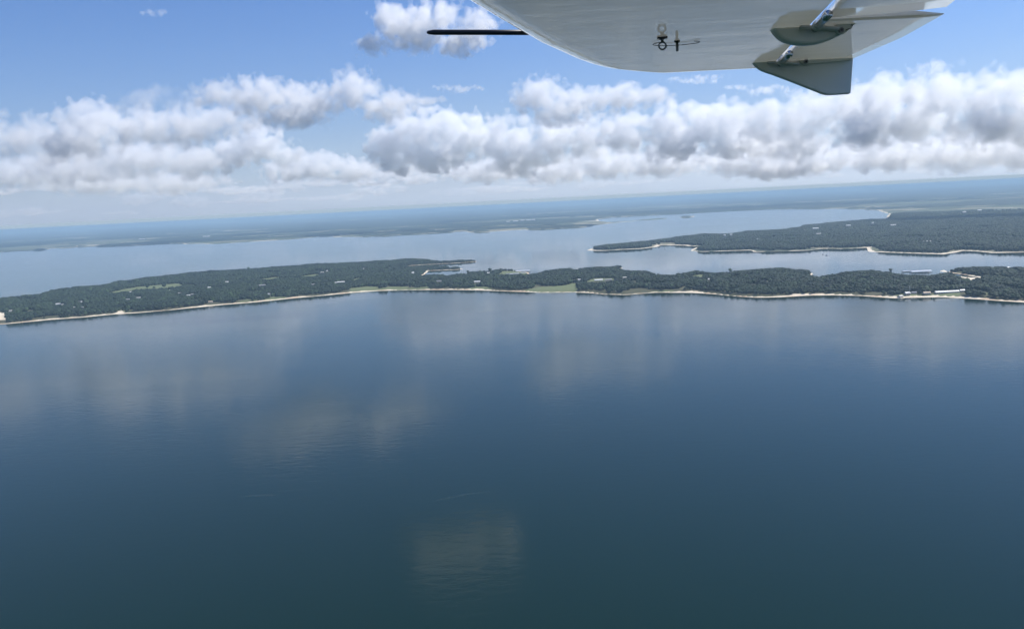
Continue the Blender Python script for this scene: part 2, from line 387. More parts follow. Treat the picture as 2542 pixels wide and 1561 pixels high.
zf = np.where(Sf < 0, np.maximum(Sf * .05, -4.0), np.minimum(Sf, 40) * .05) + sstep(Sf, 40, 120) * 3 + sstep(Sf, 150, 2500) * 14 * vnoise(P, 1800, 12, 3)
zf = zf + sstep(Sf, 6000, 30000) * 30 * vnoise(P, 7000, 61, 2)
_w = 46 * np.clip(vnoise(P, 330, 27, 3, .6) - .34, 0, 1) / .66
sandf = 1 - sstep(Sf, _w, _w * 1.6 + 6)
mainland = grid_mesh("mainland", FX, FY, zf.reshape(FX.shape), (Sf > -60).reshape(FX.shape), FARG, {"sand": sandf})
tag(mainland, kind="structure")
# woods of the mainland: canopy with the fields left open
openf = vnoise(np.stack([P[:, 0] * .6, P[:, 1]], 1), 1500, 33, 5, .62)
openlim = np.where(R_ < 9000, .70, .535)
right_open = sstep(P[:, 0] / R_, .50, .56) * sstep(R_, 6200, 6600) * (1 - sstep(R_, 9000, 10500))
wood = (Sf > 45) & (openf + right_open * .14 < openlim) & ~((R_ < 8950) & (P[:, 0] > -300))
zc_ = zf + 8.5 + 5 * vnoise(P, 34, 71, 3) * np.clip(R_ / 8000, .8, 2.5)
wood_m = grid_mesh("far_woodland", FX, FY, np.where(wood, zc_, zf - 0.5).reshape(FX.shape), wood.reshape(FX.shape), LEAF_FAR, {})
tag(wood_m, "dark woodland blanketing the far shore up to the hazy horizon", "woodland", kind="stuff")


# ------------------------------------------------------------------ where the houses stand: bearing, length, depth, wall height (m), heading, roof, label
HOUSES = [
 (27, 775, 14, 9, 3.5, .3, "pale", "small pale house among trees at the far left of the near peninsula"),
 (145, 756, 17, 10, 4, .1, "white", "white-roofed house, larger of a pair at the left of the near peninsula"),
 (157, 757, 10, 8, 3, .5, "pale", "small shed beside the white-roofed house at the left"),
 (186, 765, 9, 8, 4, -.3, "pale", "narrow pale house close above the left beach"),
 (200, 751, 16, 9, 3.5, .0, "white", "white house inland of the narrow pale house at the left"),
 (203, 765, 12, 9, 3.5, .4, "grey", "low white cottage right of the narrow pale house at the left"),
 (318, 744, 16, 9, 3, .1, "grey", "grey-roofed house below the big green field"),
 (325, 727, 11, 9, 3.5, -.2, "white", "white cottage at the lower edge of the big green field"),
 (345, 740, 20, 9, 3, .15, "pale", "long low house below the right half of the big green field"),
 (424, 722, 13, 9, 3.5, .3, "pale", "pale house at the right corner of the big green field"),
 (465, 735, 19, 11, 4, .5, "white", "bright white house among scattered roofs right of the green field"),
 (478, 732, 12, 9, 3.5, -.3, "pale", "small pale house just right of the bright white house"),
 (446, 729, 12, 9, 3.5, .2, "grey", "grey-roofed house left of the bright white house"),
 (520, 715, 20, 10, 3.5, .1, "white", "wide white-roofed house alone inland, right of the green field"),
 (564, 701, 16, 10, 3.5, .0, "white", "white-roofed house alone near the back of the left woods"),
 (522, 750, 15, 9, 3.5, .2, "tan", "tan-roofed house on the sandy bluff at left"),
 (651, 710, 27, 13, 4.5, .05, "grey", "long grey-roofed house below the narrow grass strip"),
 (680, 712, 11, 9, 3.5, .3, "tan", "small tan house right of the long grey-roofed house"),
 (668, 731, 10, 8, 3.5, -.2, "white", "small white house close above the beach, left of centre"),
 (732, 685, 12, 9, 4, .2, "pale", "pale house between the two narrow grass strips"),
 (779, 709, 18, 10, 4, .1, "grey", "grey house alone in mid-wood left of centre"),
 (800, 678, 17, 10, 3.5, .1, "pale", "pale house at the right end of the second grass strip"),
 (813, 674, 12, 9, 3.5, .4, "white", "small white house just behind the pale house by the grass strip"),
 (835, 704, 11, 8, 3, .1, "white", "small white outbuilding left of the long white barn"),
 (847, 701, 30, 10, 3.5, .1, "white", "long white barn in mid-wood near the centre"),
 (903, 668, 11, 9, 5, .0, "white", "tall white house near the back shore, centre-left"),
 (1024, 677, 13, 12, 5, .7, "white", "white house by the small coves of the back shore"),
 (1090, 700, 22, 11, 4, -.2, "grey", "grey-roofed house inland of the beach, centre"),
 (1185, 701, 24, 11, 4, .05, "white", "wide white house above the tan bluff at the centre"),
 (1212, 677, 12, 9, 4, .0, "white", "small white house on the point left of the marina sheds"),
 (1429, 666, 18, 10, 4, .2, "white", "white house at the back shore, left of a similar one"),
 (1449, 664, 20, 10, 4, .1, "white", "white house at the back shore, right of a similar one"),
 (1438, 698, 9, 8, 5, .0, "white", "small white house left of the long shed with bright roof"),
 (1486, 698, 29, 12, 3.5, .03, "white", "long shed with bright white roof beside the grass field"),
 (1510, 697, 24, 10, 3, .05, "grey", "dim grey shed right of the bright-roofed shed"),
 (1551, 692, 18, 10, 4, .0, "pale", "pale house at the far right end of the grass field"),
 (1759, 696, 9, 8, 4, .2, "white", "lone small white house in the right-hand woods"),
 (2235, 732, 14, 9, 3.5, .5, "pale", "pale beach house left of the tall mast"),
 (2252, 729, 13, 10, 4.5, .1, "white", "white beach house below the tall mast"),
 (2269, 727, 12, 9, 3.5, -.3, "grey", "grey beach house right of the tall mast"),
 (2300, 728, 18, 10, 3.5, .0, "tan", "tan-roofed beach house left of the long lodge"),
 (2350, 726, 62, 11, 3.5, -.02, "white", "very long low white lodge above the right-hand beach"),
 (2388, 723, 13, 9, 4, .1, "white", "small white house just right of the long lodge"),
 (2500, 661, 17, 11, 4.5, .1, "white", "white house on the far right skyline of the near peninsula"),
]
HXY = np.array([tuple(gp(h[0], h[1], 7.0)[:2]) for h in HOUSES]); HW = np.array([h[2] for h in HOUSES])
def house_mask(P):
    m = np.zeros(len(P), bool)
    for (hx, hy), w in zip(HXY, HW):
        u = -np.array([hx, hy]) / math.hypot(hx, hy); d = P - (hx, hy); al = d @ u; ac = np.abs(d[:, 0] * u[1] - d[:, 1] * u[0])
        m |= (al > -12) & (al < 115) & (ac < w * .5 + 4)
    return m
# ------------------------------------------------------------------ trees
def crown_mesh(name, seed, sub=2):
    rnd = random.Random(seed); bm = bmesh.new()
    lobes = [((0, 0, 0.62), (0.42, 0.42, 0.36))]
    for k in range(5):
        a = k * 1.256 + rnd.uniform(-.4, .4); r = rnd.uniform(.2, .32)
        lobes.append(((math.cos(a) * r, math.sin(a) * r, rnd.uniform(.42, .8)), (rnd.uniform(.2, .3),) * 2 + (rnd.uniform(.17, .25),)))
    for c, s in lobes:
        bmesh.ops.create_icosphere(bm, subdivisions=sub, radius=1, matrix=Matrix.Translation(c) @ Matrix.Diagonal((*s, 1)))
    for v in bm.verts:
        n = mnoise.noise_vector(v.co * 5 + Vector((seed, 0, 0))); v.co += n * 0.07
    me = D.meshes.new(name); bm.to_mesh(me); bm.free(); me.polygons.foreach_set('use_smooth', [False] * len(me.polygons)); me.materials.append(LEAF)
    return me
def scatter(name, pts, heights, mat, seed):
    """one wood: instances of lumpy crowns on the given points (built inside the geometry nodes)"""
    me = D.meshes.new(name); me.vertices.add(len(pts)); me.vertices.foreach_set('co', np.asarray(pts, float).ravel()); me.update()
    at = me.attributes.new('hgt', 'FLOAT', 'POINT'); at.data.foreach_set('value', np.asarray(heights, np.float32))
    o = link(D.objects.new(name, me)); me.materials.append(mat)
    g = D.node_groups.new(name + "_nodes", 'GeometryNodeTree'); o.modifiers.new("wood", 'NODES').node_group = g
    g.interface.new_socket("Geometry", in_out='INPUT', socket_type='NodeSocketGeometry'); g.interface.new_socket("Geometry", in_out='OUTPUT', socket_type='NodeSocketGeometry')
    nn, L = g.nodes, g.links; gi, go = nn.new('NodeGroupInput'), nn.new('NodeGroupOutput')
    g2i = nn.new('GeometryNodeGeometryToInstance')
    for k in range(4):
        ico = nn.new('GeometryNodeMeshIcoSphere'); ico.inputs['Radius'].default_value = 0.5; ico.inputs['Subdivisions'].default_value = 3
        nz = nn.new('ShaderNodeTexNoise'); nz.noise_dimensions = '4D'; nz.inputs['W'].default_value = seed + k * 7.3; nz.inputs['Scale'].default_value = 3.2; nz.inputs['Detail'].default_value = 3
        pos = nn.new('GeometryNodeInputPosition'); L.new(pos.outputs[0], nz.inputs['Vector'])
        sub = nn.new('ShaderNodeVectorMath'); sub.operation = 'SUBTRACT'; L.new(nz.outputs['Color'], sub.inputs[0]); sub.inputs[1].default_value = (.5, .5, .5)
        sc = nn.new('ShaderNodeVectorMath'); sc.operation = 'SCALE'; L.new(sub.outputs[0], sc.inputs[0]); sc.inputs['Scale'].default_value = 0.75
        sp = nn.new('GeometryNodeSetPosition'); L.new(ico.outputs[0], sp.inputs[0]); L.new(sc.outputs[0], sp.inputs['Offset'])
        tr = nn.new('GeometryNodeTransform'); L.new(sp.outputs[0], tr.inputs[0]); tr.inputs['Translation'].default_value = (0, 0, .55); tr.inputs['Scale'].default_value = (1, 1, .9)
        L.new(tr.outputs[0], g2i.inputs[0])
    iop = nn.new('GeometryNodeInstanceOnPoints'); iop.inputs['Pick Instance'].default_value = True
    L.new(gi.outputs[0], iop.inputs['Points']); L.new(g2i.outputs[0], iop.inputs['Instance'])
    rv = nn.new('FunctionNodeRandomValue'); rv.data_type = 'FLOAT_VECTOR'; rv.inputs[0].default_value = (0, 0, 0); rv.inputs[1].default_value = (0, 0, 6.28)
    L.new(rv.outputs[0], iop.inputs['Rotation'])
    na = nn.new('GeometryNodeInputNamedAttribute'); na.data_type = 'FLOAT'; na.inputs[0].default_value = 'hgt'
    L.new(na.outputs[0], iop.inputs['Scale'])
    ri = nn.new('FunctionNodeRandomValue'); ri.data_type = 'INT'; ri.inputs[4].default_value = 0; ri.inputs[5].default_value = 3
    L.new(ri.outputs[2], iop.inputs['Instance Index'])
    sm = nn.new('GeometryNodeSetMaterial'); sm.inputs['Material'].default_value = mat
    L.new(iop.outputs[0], sm.inputs[0]); L.new(sm.outputs[0], go.inputs[0])
    return o
def jitter_grid(x0, x1, y0, y1, step):
    xs = np.arange(x0, x1, step); ys = np.arange(y0, y1, step); X, Y = np.meshgrid(xs, ys)
    Q = np.stack([X.ravel(), Y.ravel()], 1); return Q + rng.uniform(-.45, .45, Q.shape) * step
Q = jitter_grid(x0, x1, y0, y1, 9.4)
inview = (np.abs(Q[:, 0] / Q[:, 1]) < .72); Q = Q[inview]
sQ = sdist(Q, near_poly) + (vnoise(Q, 45, 8, 3) - 0.5) * 9.0; k = sQ > 8; Q, sQ = Q[k], sQ[k]
fQ = front_dist(Q); lim = np.where(fQ < 260, 8 + 38 * vnoise(Q, 120, 21, 4, .6), 10)
k = (sQ > lim) & ~clear_mask(Q, 4.0, 125.0) & (vnoise(Q, 48, 91, 3) < .63) & ~house_mask(Q)
Q, sQ, fQ = Q[k], sQ[k], fQ[k]
zQ = near_height(Q, sQ, fQ) - 0.4
hQ = (6.0 + 10.0 * vnoise(Q, 70, 17, 3) + rng.uniform(-2.5, 3.5, len(Q))) * np.where(sQ < 60, .8, 1.0)
front = np.where((sQ < 95) & (fQ < 110))[0]; front = rng.permutation(front)
front = front[np.argsort(fQ[front] + rng.uniform(0, 25, len(front)))][:230]
solo = [(Q[i_][0], Q[i_][1], zQ[i_], hQ[i_]) for i_ in front]
keepf = np.ones(len(Q), bool); keepf[front] = False; Q, zQ, hQ, sQ, fQ = Q[keepf], zQ[keepf], hQ[keepf], sQ[keepf], fQ[keepf]
forest = scatter("forest", np.column_stack([Q, zQ]), hQ, LEAF, 2)
tag(forest, "dense dark oak wood covering the near wooded peninsula", "forest", kind="stuff")
Q2 = jitter_grid(0, 5600, 2900, 9200, 14.0); r2 = np.hypot(Q2[:, 0], Q2[:, 1]); k = (np.abs(Q2[:, 0] / Q2[:, 1]) < .72) & (r2 < 9000); Q2 = Q2[k]
s2 = sdist(Q2, far_poly); k = (s2 > 26 + 26 * vnoise(Q2, 300, 93, 3)) & (vnoise(Q2, 90, 92, 3) < .66); Q2, s2 = Q2[k], s2[k]
z2 = np.minimum(s2, 40) * .05 + sstep(s2, 40, 120) * 3 + sstep(s2, 150, 2500) * 14 * vnoise(Q2, 1800, 12, 3)
op2 = vnoise(np.stack([Q2[:, 0] * .6, Q2[:, 1]], 1), 1500, 33, 5, .62); r2 = np.hypot(Q2[:, 0], Q2[:, 1])
ro2 = sstep(Q2[:, 0] / r2, .50, .56) * sstep(r2, 6200, 6600) * (1 - sstep(r2, 9000, 10500))
k = (op2 + ro2 * .14 < .66) | (rng.random(len(Q2)) < .10); Q2, s2, z2 = Q2[k], s2[k], z2[k]
h2 = 13 + 5 * vnoise(Q2, 90, 18, 3) + rng.uniform(-2, 2, len(Q2))
forest2 = scatter("headland_forest", np.column_stack([Q2, z2]), h2, LEAF, 3)
tag(forest2, "hazy wood covering the long headland across the bay", "forest", kind="stuff")

# single trees one can tell apart
CROWNS = [crown_mesh("crown", k) for k in range(4)]
def trunk_mesh():
    bm = bmesh.new(); bmesh.ops.create_cone(bm, cap_ends=True, segments=8, radius1=.045, radius2=.022, depth=.5, matrix=Matrix.Translation((0, 0, .24)))
    for k in range(3):
        a = k * 2.1; M = Matrix.Translation((math.cos(a) * .09, math.sin(a) * .09, .5)) @ Matrix.Rotation(.6, 4, Vector((-math.sin(a), math.cos(a), 0)))
        bmesh.ops.create_cone(bm, cap_ends=True, segments=6, radius1=.018, radius2=.006, depth=.3, matrix=M)
    me = D.meshes.new("trunk"); bm.to_mesh(me); bm.free(); me.materials.append(BARK); return me
TRUNK = trunk_mesh(); _tn = [0]
def tree(x, y, z, h, label, group):
    k = _tn[0]; _tn[0] += 1
    t = empty("oak_tree", (x, y, z), random.uniform(0, 6.28)); sx = h * random.uniform(.95, 1.25); t.scale = (sx, sx, h)
    tag(t, label, "tree", group)
    link(D.objects.new("crown", CROWNS[k % 4]), t); link(D.objects.new("trunk", TRUNK), t)
for x, y, z, h in solo:
    tree(x, y, z, h, "dark oak at the front edge of the wood, just above the near beach", "oaks along the near beach")
def ground_z(x, y):
    q = np.array([[x, y]]); return float(near_height(q, sdist(q, near_poly), front_dist(q))[0])
for px, py, h, lab in [(1155, 648, 9, "lone tree standing on the thin low spit"), (1122, 648.5, 8, "small tree at the root of the thin low spit"), (1133, 648.5, 6, "smallest bush-like tree on the thin low spit"),
                       (366, 718, 15, "round dark tree inside the big green field, left one"), (383, 718.5, 11, "small tree in the gap of the big green field"), (408, 716, 17, "broad dark tree inside the big green field, right one"),
                       (616, 667, 15, "tall tree poking above the skyline at the left woods"), (1161, 675, 14, "tall round tree at the right of the small coves"), (1216, 670, 16, "tall tree on the point left of the marina sheds"),
                       (1245, 674, 12, "single round tree beside the marina sheds"), (1813, 672, 15, "tree poking above the skyline right of the low saddle"), (2211, 671, 13, "tree at the left of the right-hand boathouse")]:
    g_ = gp(px, py, 3.0); tree(g_.x, g_.y, ground_z(g_.x, g_.y) - .3, h, lab, None)

# ------------------------------------------------------------------ houses, sheds, boats
WALLM = plain("pale_boards", (0.45, 0.43, 0.39), .8, scale=.5); DARKW = plain("window_glass", (0.03, 0.035, 0.04), .15)
ROOFM = {"white": plain("white_metal_roof", (0.66, 0.66, 0.65), .45, scale=.3), "pale": plain("pale_roof", (0.46, 0.45, 0.42), .7, scale=.4),
         "grey": plain("grey_shingle_roof", (0.26, 0.26, 0.27), .8, scale=.6), "tan": plain("tan_roof", (0.50, 0.40, 0.29), .8, scale=.5)}
def boxm(bm, x0, x1, y0, y1, z0, z1):
    bmesh.ops.create_cube(bm, size=1, matrix=Matrix.Translation(((x0 + x1) / 2, (y0 + y1) / 2, (z0 + z1) / 2)) @ Matrix.Diagonal((x1 - x0, y1 - y0, z1 - z0, 1)))
def gable(name, L, W, z, rise, over, mat, parent, th=.25):
    l, w = L / 2 + over, W / 2 + over
    pts = [(-w, z - over * rise / (W / 2)), (0, z + rise), (w, z - over * rise / (W / 2)), (w, z - over * rise / (W / 2) + th), (0, z + rise + th), (-w, z - over * rise / (W / 2) + th)]
    V = [(-l, y, zz) for y, zz in pts] + [(l, y, zz) for y, zz in pts]; n = 6
    F = [(0, 1, 4, 5), (1, 2, 3, 4), (n + 5, n + 4, n + 1, n), (n + 4, n + 3, n + 2, n + 1)] + [(k, k + n, (k + 1) % n + n, (k + 1) % n) for k in range(n)]
    return mesh_obj(name, V, F, mat, parent)
def house(px, py, L, W, Hh, rz, roof, label, z=None):
    g_ = gp(px, py, 7.0); zz = ground_z(g_.x, g_.y) if z is None else z
    h = empty("house" if L < 26 else "long_shed", (g_.x, g_.y, zz), rz); tag(h, label, "house" if L < 26 else "shed", "houses on the near peninsula" if z is None else None)
    bm = bmesh.new(); boxm(bm, -L / 2, L / 2, -W / 2, W / 2, -1.0, Hh)
    a = bm.verts; rise = W * .24
    vs = [bm.verts.new(v) for v in ((-L / 2 + .01, -W / 2 + .01, Hh), (-L / 2 + .01, W / 2 - .01, Hh), (-L / 2 + .01, 0, Hh + rise - .1), (L / 2 - .01, -W / 2 + .01, Hh), (L / 2 - .01, W / 2 - .01, Hh), (L / 2 - .01, 0, Hh + rise - .1))]
    bm.faces.new((vs[0], vs[2], vs[1])); bm.faces.new((vs[3], vs[4], vs[5])); bm.faces.new((vs[0], vs[3], vs[5], vs[2])); bm.faces.new((vs[1], vs[2], vs[5], vs[4]))
    bm_obj("wall", bm, WALLM, h); gable("roof", L, W, Hh, rise, .7, ROOFM[roof], h)
    nw = max(2, int(L / 6))
    for k in range(nw):
        x = -L / 2 + L * (k + .5) / nw; bm = bmesh.new(); boxm(bm, x - .8, x + .8, -W / 2 - .06, -W / 2 + .05, 1.0, 2.3); bm_obj("window", bm, DARKW, h)
    return h
for h_ in HOUSES: house(*h_)
# covered docks of the marinas
TIN = plain("tin_dock_roof", (0.58, 0.59, 0.60), .35, .3, scale=.3); TIMBER = plain("dock_timber", (0.30, 0.26, 0.21), .9, scale=.8)
def dock(px, py, L, W, Hh, rz, label):
    g_ = gp(px, py, 3.0); d = empty("covered_dock", (g_.x, g_.y, 0.0), rz); tag(d, label, "dock")
    bm = bmesh.new(); boxm(bm, -L / 2, L / 2, -W / 2, W / 2, .25, .8); bm_obj("deck", bm, TIMBER, d)
    gable("roof", L, W, Hh, W * .10, .8, TIN, d)
    for k in range(max(3, int(L / 9))):
        x = -L / 2 + .4 + (L - .8) * k / max(2, int(L / 9) - 1)
        for y in (-W / 2 + .3, W / 2 - .3):
            bm = bmesh.new(); boxm(bm, x - .18, x + .18, y - .18, y + .18, -1.5, Hh + .05); bm_obj("post", bm, TIMBER, d)
dock(1298, 673.5, 62, 24, 5.5, .02, "large marina shed with white roof and dark front, behind the smaller dock")
dock(1273, 680, 54, 16, 4.0, .05, "smaller covered dock in front of the large marina shed")
dock(1299, 677.5, 22, 10, 3.5, .1, "short covered dock beside the two marina sheds")
dock(2285, 675, 66, 26, 6.0, -.03, "big white-roofed boathouse in the right-hand cove")
dock(2250, 672.5, 30, 10, 3.0, .2, "low pale dock left of the big boathouse")
# tall mast among the beach houses, and a far mast in the left woods
def mast(px, py, hgt, label):
    g_ = gp(px, py, 6.0); m = empty("radio_mast", (g_.x, g_.y, ground_z(g_.x, g_.y))); tag(m, label, "mast")
    bm = bmesh.new(); bmesh.ops.create_cone(bm, cap_ends=True, segments=8, radius1=.5, radius2=.2, depth=hgt, matrix=Matrix.Translation((0, 0, hgt / 2))); bm_obj("pole", bm, STEELM, m)
    bm = bmesh.new(); boxm(bm, -.9, .9, -.15, .15, hgt - 1.6, hgt - 1.2); boxm(bm, -.7, .7, -.15, .15, hgt - 2.8, hgt - 2.5); bm_obj("crossarm", bm, STEELM, m)
STEELM = plain("galvanised_steel", (0.55, 0.56, 0.57), .5, .5)
mast(2258, 730, 24, "tall thin mast among the right-hand beach houses")
mast(753, 664, 30, "thin mast poking above the left woods' skyline")
HULL = plain("white_hull", (0.75, 0.75, 0.73), .3, scale=.5)
def boat(px, py, L, rz, label):
    g_ = gp(px, py, 0.3); bt = empty("motor_boat", (g_.x, g_.y, 0.0), rz); tag(bt, label, "boat", "boats on the bay")
    w = L * .17; st = [(-.5, .8, 0), (-.2, 1, 0), (.2, .95, .03), (.4, .55, .10), (.5, .03, .18)]; V = []; F = []
    for t, ww, sh_ in st: V += [(t * L, -w * ww, L * (.10 + sh_)), (t * L, -w * ww * .6, -.35), (t * L, w * ww * .6, -.35), (t * L, w * ww, L * (.10 + sh_))]
    for k in range(4):
        for j in range(3): F.append((4 * k + j, 4 * k + 4 + j, 4 * k + 5 + j, 4 * k + 1 + j))
        F.append((4 * k + 3, 4 * k + 7, 4 * k + 4, 4 * k))
    F += [(0, 1, 2, 3), (19, 18, 17, 16)]
    mesh_obj("hull", V, F, HULL, bt)
    bm = bmesh.new(); boxm(bm, -.22 * L, .12 * L, -w * .65, w * .65, L * .08, L * .27); bm_obj("cabin", bm, DARKW, bt)
    bm = bmesh.new(); boxm(bm, -.26 * L, .16 * L, -w * .72, w * .72, L * .271, L * .30); bm_obj("canopy", bm, HULL, bt)
boat(2043, 631.5, 11, .2, "left of the two small boats off the headland"); boat(2052, 634, 13, .0, "right of the two small boats off the headland")
boat(1652, 619, 12, .4, "lone small boat in the headland's inner bay"); boat(1418, 625, 9, .1, "tiny boat off the tip of the headland")
# pale buildings across the water
def far_house(px, py, L, W, Hh, label):
    g_ = gp(px, py, 10.0); q = np.array([[g_.x, g_.y]]); sf = float(np.maximum(sdist(q, far_poly), 0)[0])
    z = min(sf, 40) * .05 + (3 if sf > 120 else 0) + (8 if sf > 400 else 0)
    h = empty("far_building", (g_.x, g_.y, z)); tag(h, label, "building", "pale buildings across the water")
    bm = bmesh.new(); boxm(bm, -L / 2, L / 2, -W / 2, W / 2, -2, Hh); bm_obj("wall", bm, WALLM, h); gable("roof", L, W, Hh, W * .2, 1.0, ROOFM["white"], h)
FARB = [(2024, 573, 38, 20, 14, "bright white building on the headland, largest there"), (2000, 574, 22, 15, 13, "dimmer building left of the headland's bright white building"), (2106, 565, 30, 15, 13, "white building on the headland's right half, towards the bay"),
        (2166, 559.5, 14, 14, 17, "small white building near the bay's inner end"), (2217, 564, 36, 14, 13, "low pale building inland of the bay's inner end"), (1799, 590, 13, 12, 15, "left of two small white dots on the headland's narrow part"),
        (1815, 589, 14, 12, 15, "right of two small white dots on the headland's narrow part"), (1881, 597, 32, 12, 13, "long white roof in the middle of the headland"), (2032, 586, 26, 12, 12, "pale roof below the headland's bright white building"),
        (2301, 603, 34, 16, 12, "pale building above the right-hand shore of the headland"), (2393, 532, 26, 20, 18, "white building far inland at the right, left one"), (2431, 528, 30, 22, 20, "white building far inland at the right, right one"),
        (513, 590, 110, 40, 16, "wide white building beyond the far shore at left"), (352, 596, 90, 30, 14, "long pale building beyond the far shore, farther left"),
        (1262, 553, 60, 30, 16, "leftmost white building of the far lakeside town"), (1280, 552, 80, 30, 16, "second white building of the far lakeside town"), (1297, 550.5, 60, 30, 18, "third white building of the far lakeside town"),
        (1313, 549.5, 90, 30, 16, "fourth, widest white building of the far lakeside town"), (1325, 548.5, 50, 30, 18, "rightmost white building of the far lakeside town")]
for f_ in FARB: far_house(*f_)

# ------------------------------------------------------------------ haze
HZ = 120000.0
hm = D.materials.new("haze_air"); hm.use_nodes = True; hm.node_tree.nodes.clear(); b = N(hm.node_tree)
pv = b.new('ShaderNodeVolumePrincipled'); pv.inputs['Color'].default_value = (0.47, 0.67, 0.84, 1); pv.inputs['Density'].default_value = HAZE_DENS
pv.inputs['Anisotropy'].default_value = 0.0
o = b.new('ShaderNodeOutputMaterial'); b.links.new(pv.outputs[0], o.inputs['Volume'])
zt, zb = CAM_H + 8.0, -6.0
haze = mesh_obj("haze", [(-HZ, -HZ, zb), (HZ, -HZ, zb), (HZ, HZ, zb), (-HZ, HZ, zb), (-HZ, -HZ, zt), (HZ, -HZ, zt), (HZ, HZ, zt), (-HZ, HZ, zt)],
                [(3, 2, 1, 0), (4, 5, 6, 7), (0, 1, 5, 4), (1, 2, 6, 5), (2, 3, 7, 6), (3, 0, 4, 7)], hm)
tag(haze, kind="stuff")

# ------------------------------------------------------------------ clouds
_cm = {}
def cloud_material(mfp):
    key = int(mfp)
    if key in _cm: return _cm[key]
    m = D.materials.new("cloud_vapour_%d" % key); m.use_nodes = True; m.node_tree.nodes.clear(); b = N(m.node_tree)
    pv = b.new('ShaderNodeVolumePrincipled')
    pv.inputs['Color'].default_value = (0.988, 0.994, 1.0, 1); pv.inputs['Density'].default_value = 1.0 / mfp
    pv.inputs['Anisotropy'].default_value = 0.25
    o = b.new('ShaderNodeOutputMaterial'); b.links.new(pv.outputs[0], o.inputs['Volume'])
    _cm[key] = m; return m
def cloud_levels(heaps, lo, hi, voxel, size, seed, levels, rag):
    """iso-surfaces of a noise-eroded heap field (metres, local), one mesh per level"""
    g = D.node_groups.new("cloud_field", 'GeometryNodeTree')
    g.interface.new_socket("Geometry", in_out='OUTPUT', socket_type='NodeSocketGeometry')
    b = N(g); go = b.new('NodeGroupOutput')
    p = S(b, b.new('GeometryNodeInputPosition').outputs[0])
    sv = (seed * 13.7, seed * 7.9, seed * 3.3)
    w = b.vmath('ADD', b.vmath('SCALE', p, None), sv); w.s.node.inputs[0].links[0].from_node.inputs['Scale'].default_value = 1.0 / size
    wob = b.vmath('SUBTRACT', b.noise(w, 0.9, 2, 0.5, color=True), (.5, .5, .5))
    pw = b.vmath('ADD', p, b.vmath('MULTIPLY', wob, (size * .9, size * .9, size * .6)))
    E_ = None
    for c, R in heaps:
        q = b.vmath('DIVIDE', b.vmath('SUBTRACT', pw, tuple(c)), tuple(R)); dd = b.vmath('DOT_PRODUCT', q, q)
        f = 1.0 - dd
        E_ = f if E_ is None else b.math('SMOOTH_MAX', E_, f, 0.3)
    E_ = E_.max(-1.5)
    wp = b.vmath('ADD', w, b.vmath('SCALE', wob, None)); wp.s.node.inputs[1].links[0].from_node.inputs['Scale'].default_value = 0.45
    vo = b.new('ShaderNodeTexVoronoi', feature='F1', voronoi_dimensions='3D', normalize=False)
    b.put(vo.inputs['Vector'], wp); vo.inputs['Scale'].default_value = 1.7; vo.inputs['Detail'].default_value = 3.0; vo.inputs['Roughness'].default_value = 0.62; vo.inputs['Lacunarity'].default_value = 2.2
    puff = 0.85 - S(b, vo.outputs['Distance'])
    fbm = b.noise(w, 1.5, 6, 0.66) - 0.5
    x, y, z = b.sep(p)
    base = b.smooth(z + fbm * (size * .5), -size * .30, size * .12) - 1.0       # flat-ish base
    field = E_ * (0.85 if rag < 2 else 0.72) + puff * 0.95 - (0.17 if rag < 2 else 0.22) + fbm * rag * .85 + base * 1.3
    vc = b.new('GeometryNodeVolumeCube'); b.put(vc.inputs['Density'], field)
    vc.inputs['Min'].default_value = lo; vc.inputs['Max'].default_value = hi
    for i, k in enumerate(('Resolution X', 'Resolution Y', 'Resolution Z')):
        vc.inputs[k].default_value = max(6, int((hi[i] - lo[i]) / voxel))
    vc.inputs['Background'].default_value = -1.0
    jn = b.new('GeometryNodeJoinGeometry')
    for L_, mt in zip(levels, LVL):
        v2m = b.new('GeometryNodeVolumeToMesh'); v2m.inputs['Threshold'].default_value = L_; v2m.inputs['Adaptivity'].default_value = 0.2
        sm = b.new('GeometryNodeSetMaterial'); sm.inputs['Material'].default_value = mt
        b.links.new(vc.outputs[0], v2m.inputs[0]); b.links.new(v2m.outputs[0], sm.inputs[0]); b.links.new(sm.outputs[0], jn.inputs[0])
    b.links.new(jn.outputs[0], go.inputs[0])
    me = D.meshes.new("tmp"); o = D.objects.new("tmp", me); COL.objects.link(o)
    o.modifiers.new("f", 'NODES').node_group = g
    dg = bpy.context.evaluated_depsgraph_get(); dg.update()
    full = D.meshes.new_from_object(o.evaluated_get(dg))
    n = len(full.vertices); co = np.empty(n * 3, np.float32); full.vertices.foreach_get('co', co); co = co.reshape(-1, 3)
    nf = len(full.polygons); ls = np.empty(nf, np.int32); lt = np.empty(nf, np.int32); mi = np.empty(nf, np.int32)
    full.polygons.foreach_get('loop_start', ls); full.polygons.foreach_get('loop_total', lt); full.polygons.foreach_get('material_index', mi)
    lvx = np.empty(len(full.loops), np.int32); full.loops.foreach_get('vertex_index', lvx)
    order = [m_.name if m_ else '' for m_ in full.materials]; out = []
    for mt in LVL[:len(levels)]:
        me2 = D.meshes.new("cloud"); out.append(me2)
        if mt.name not in order: continue
        sel = mi == order.index(mt.name)
        if not sel.any(): continue
        l_sel = np.repeat(sel, lt); vi = lvx[l_sel]; used, inv = np.unique(vi, return_inverse=True)
        tot = lt[sel]; st = np.concatenate([[0], np.cumsum(tot)[:-1]]).astype(np.int32)
        me2.vertices.add(len(used)); me2.vertices.foreach_set('co', co[used].ravel())
        me2.loops.add(len(inv)); me2.loops.foreach_set('vertex_index', inv.astype(np.int32))
        me2.polygons.add(len(tot)); me2.polygons.foreach_set('loop_start', st)
        me2.update(calc_edges=True)
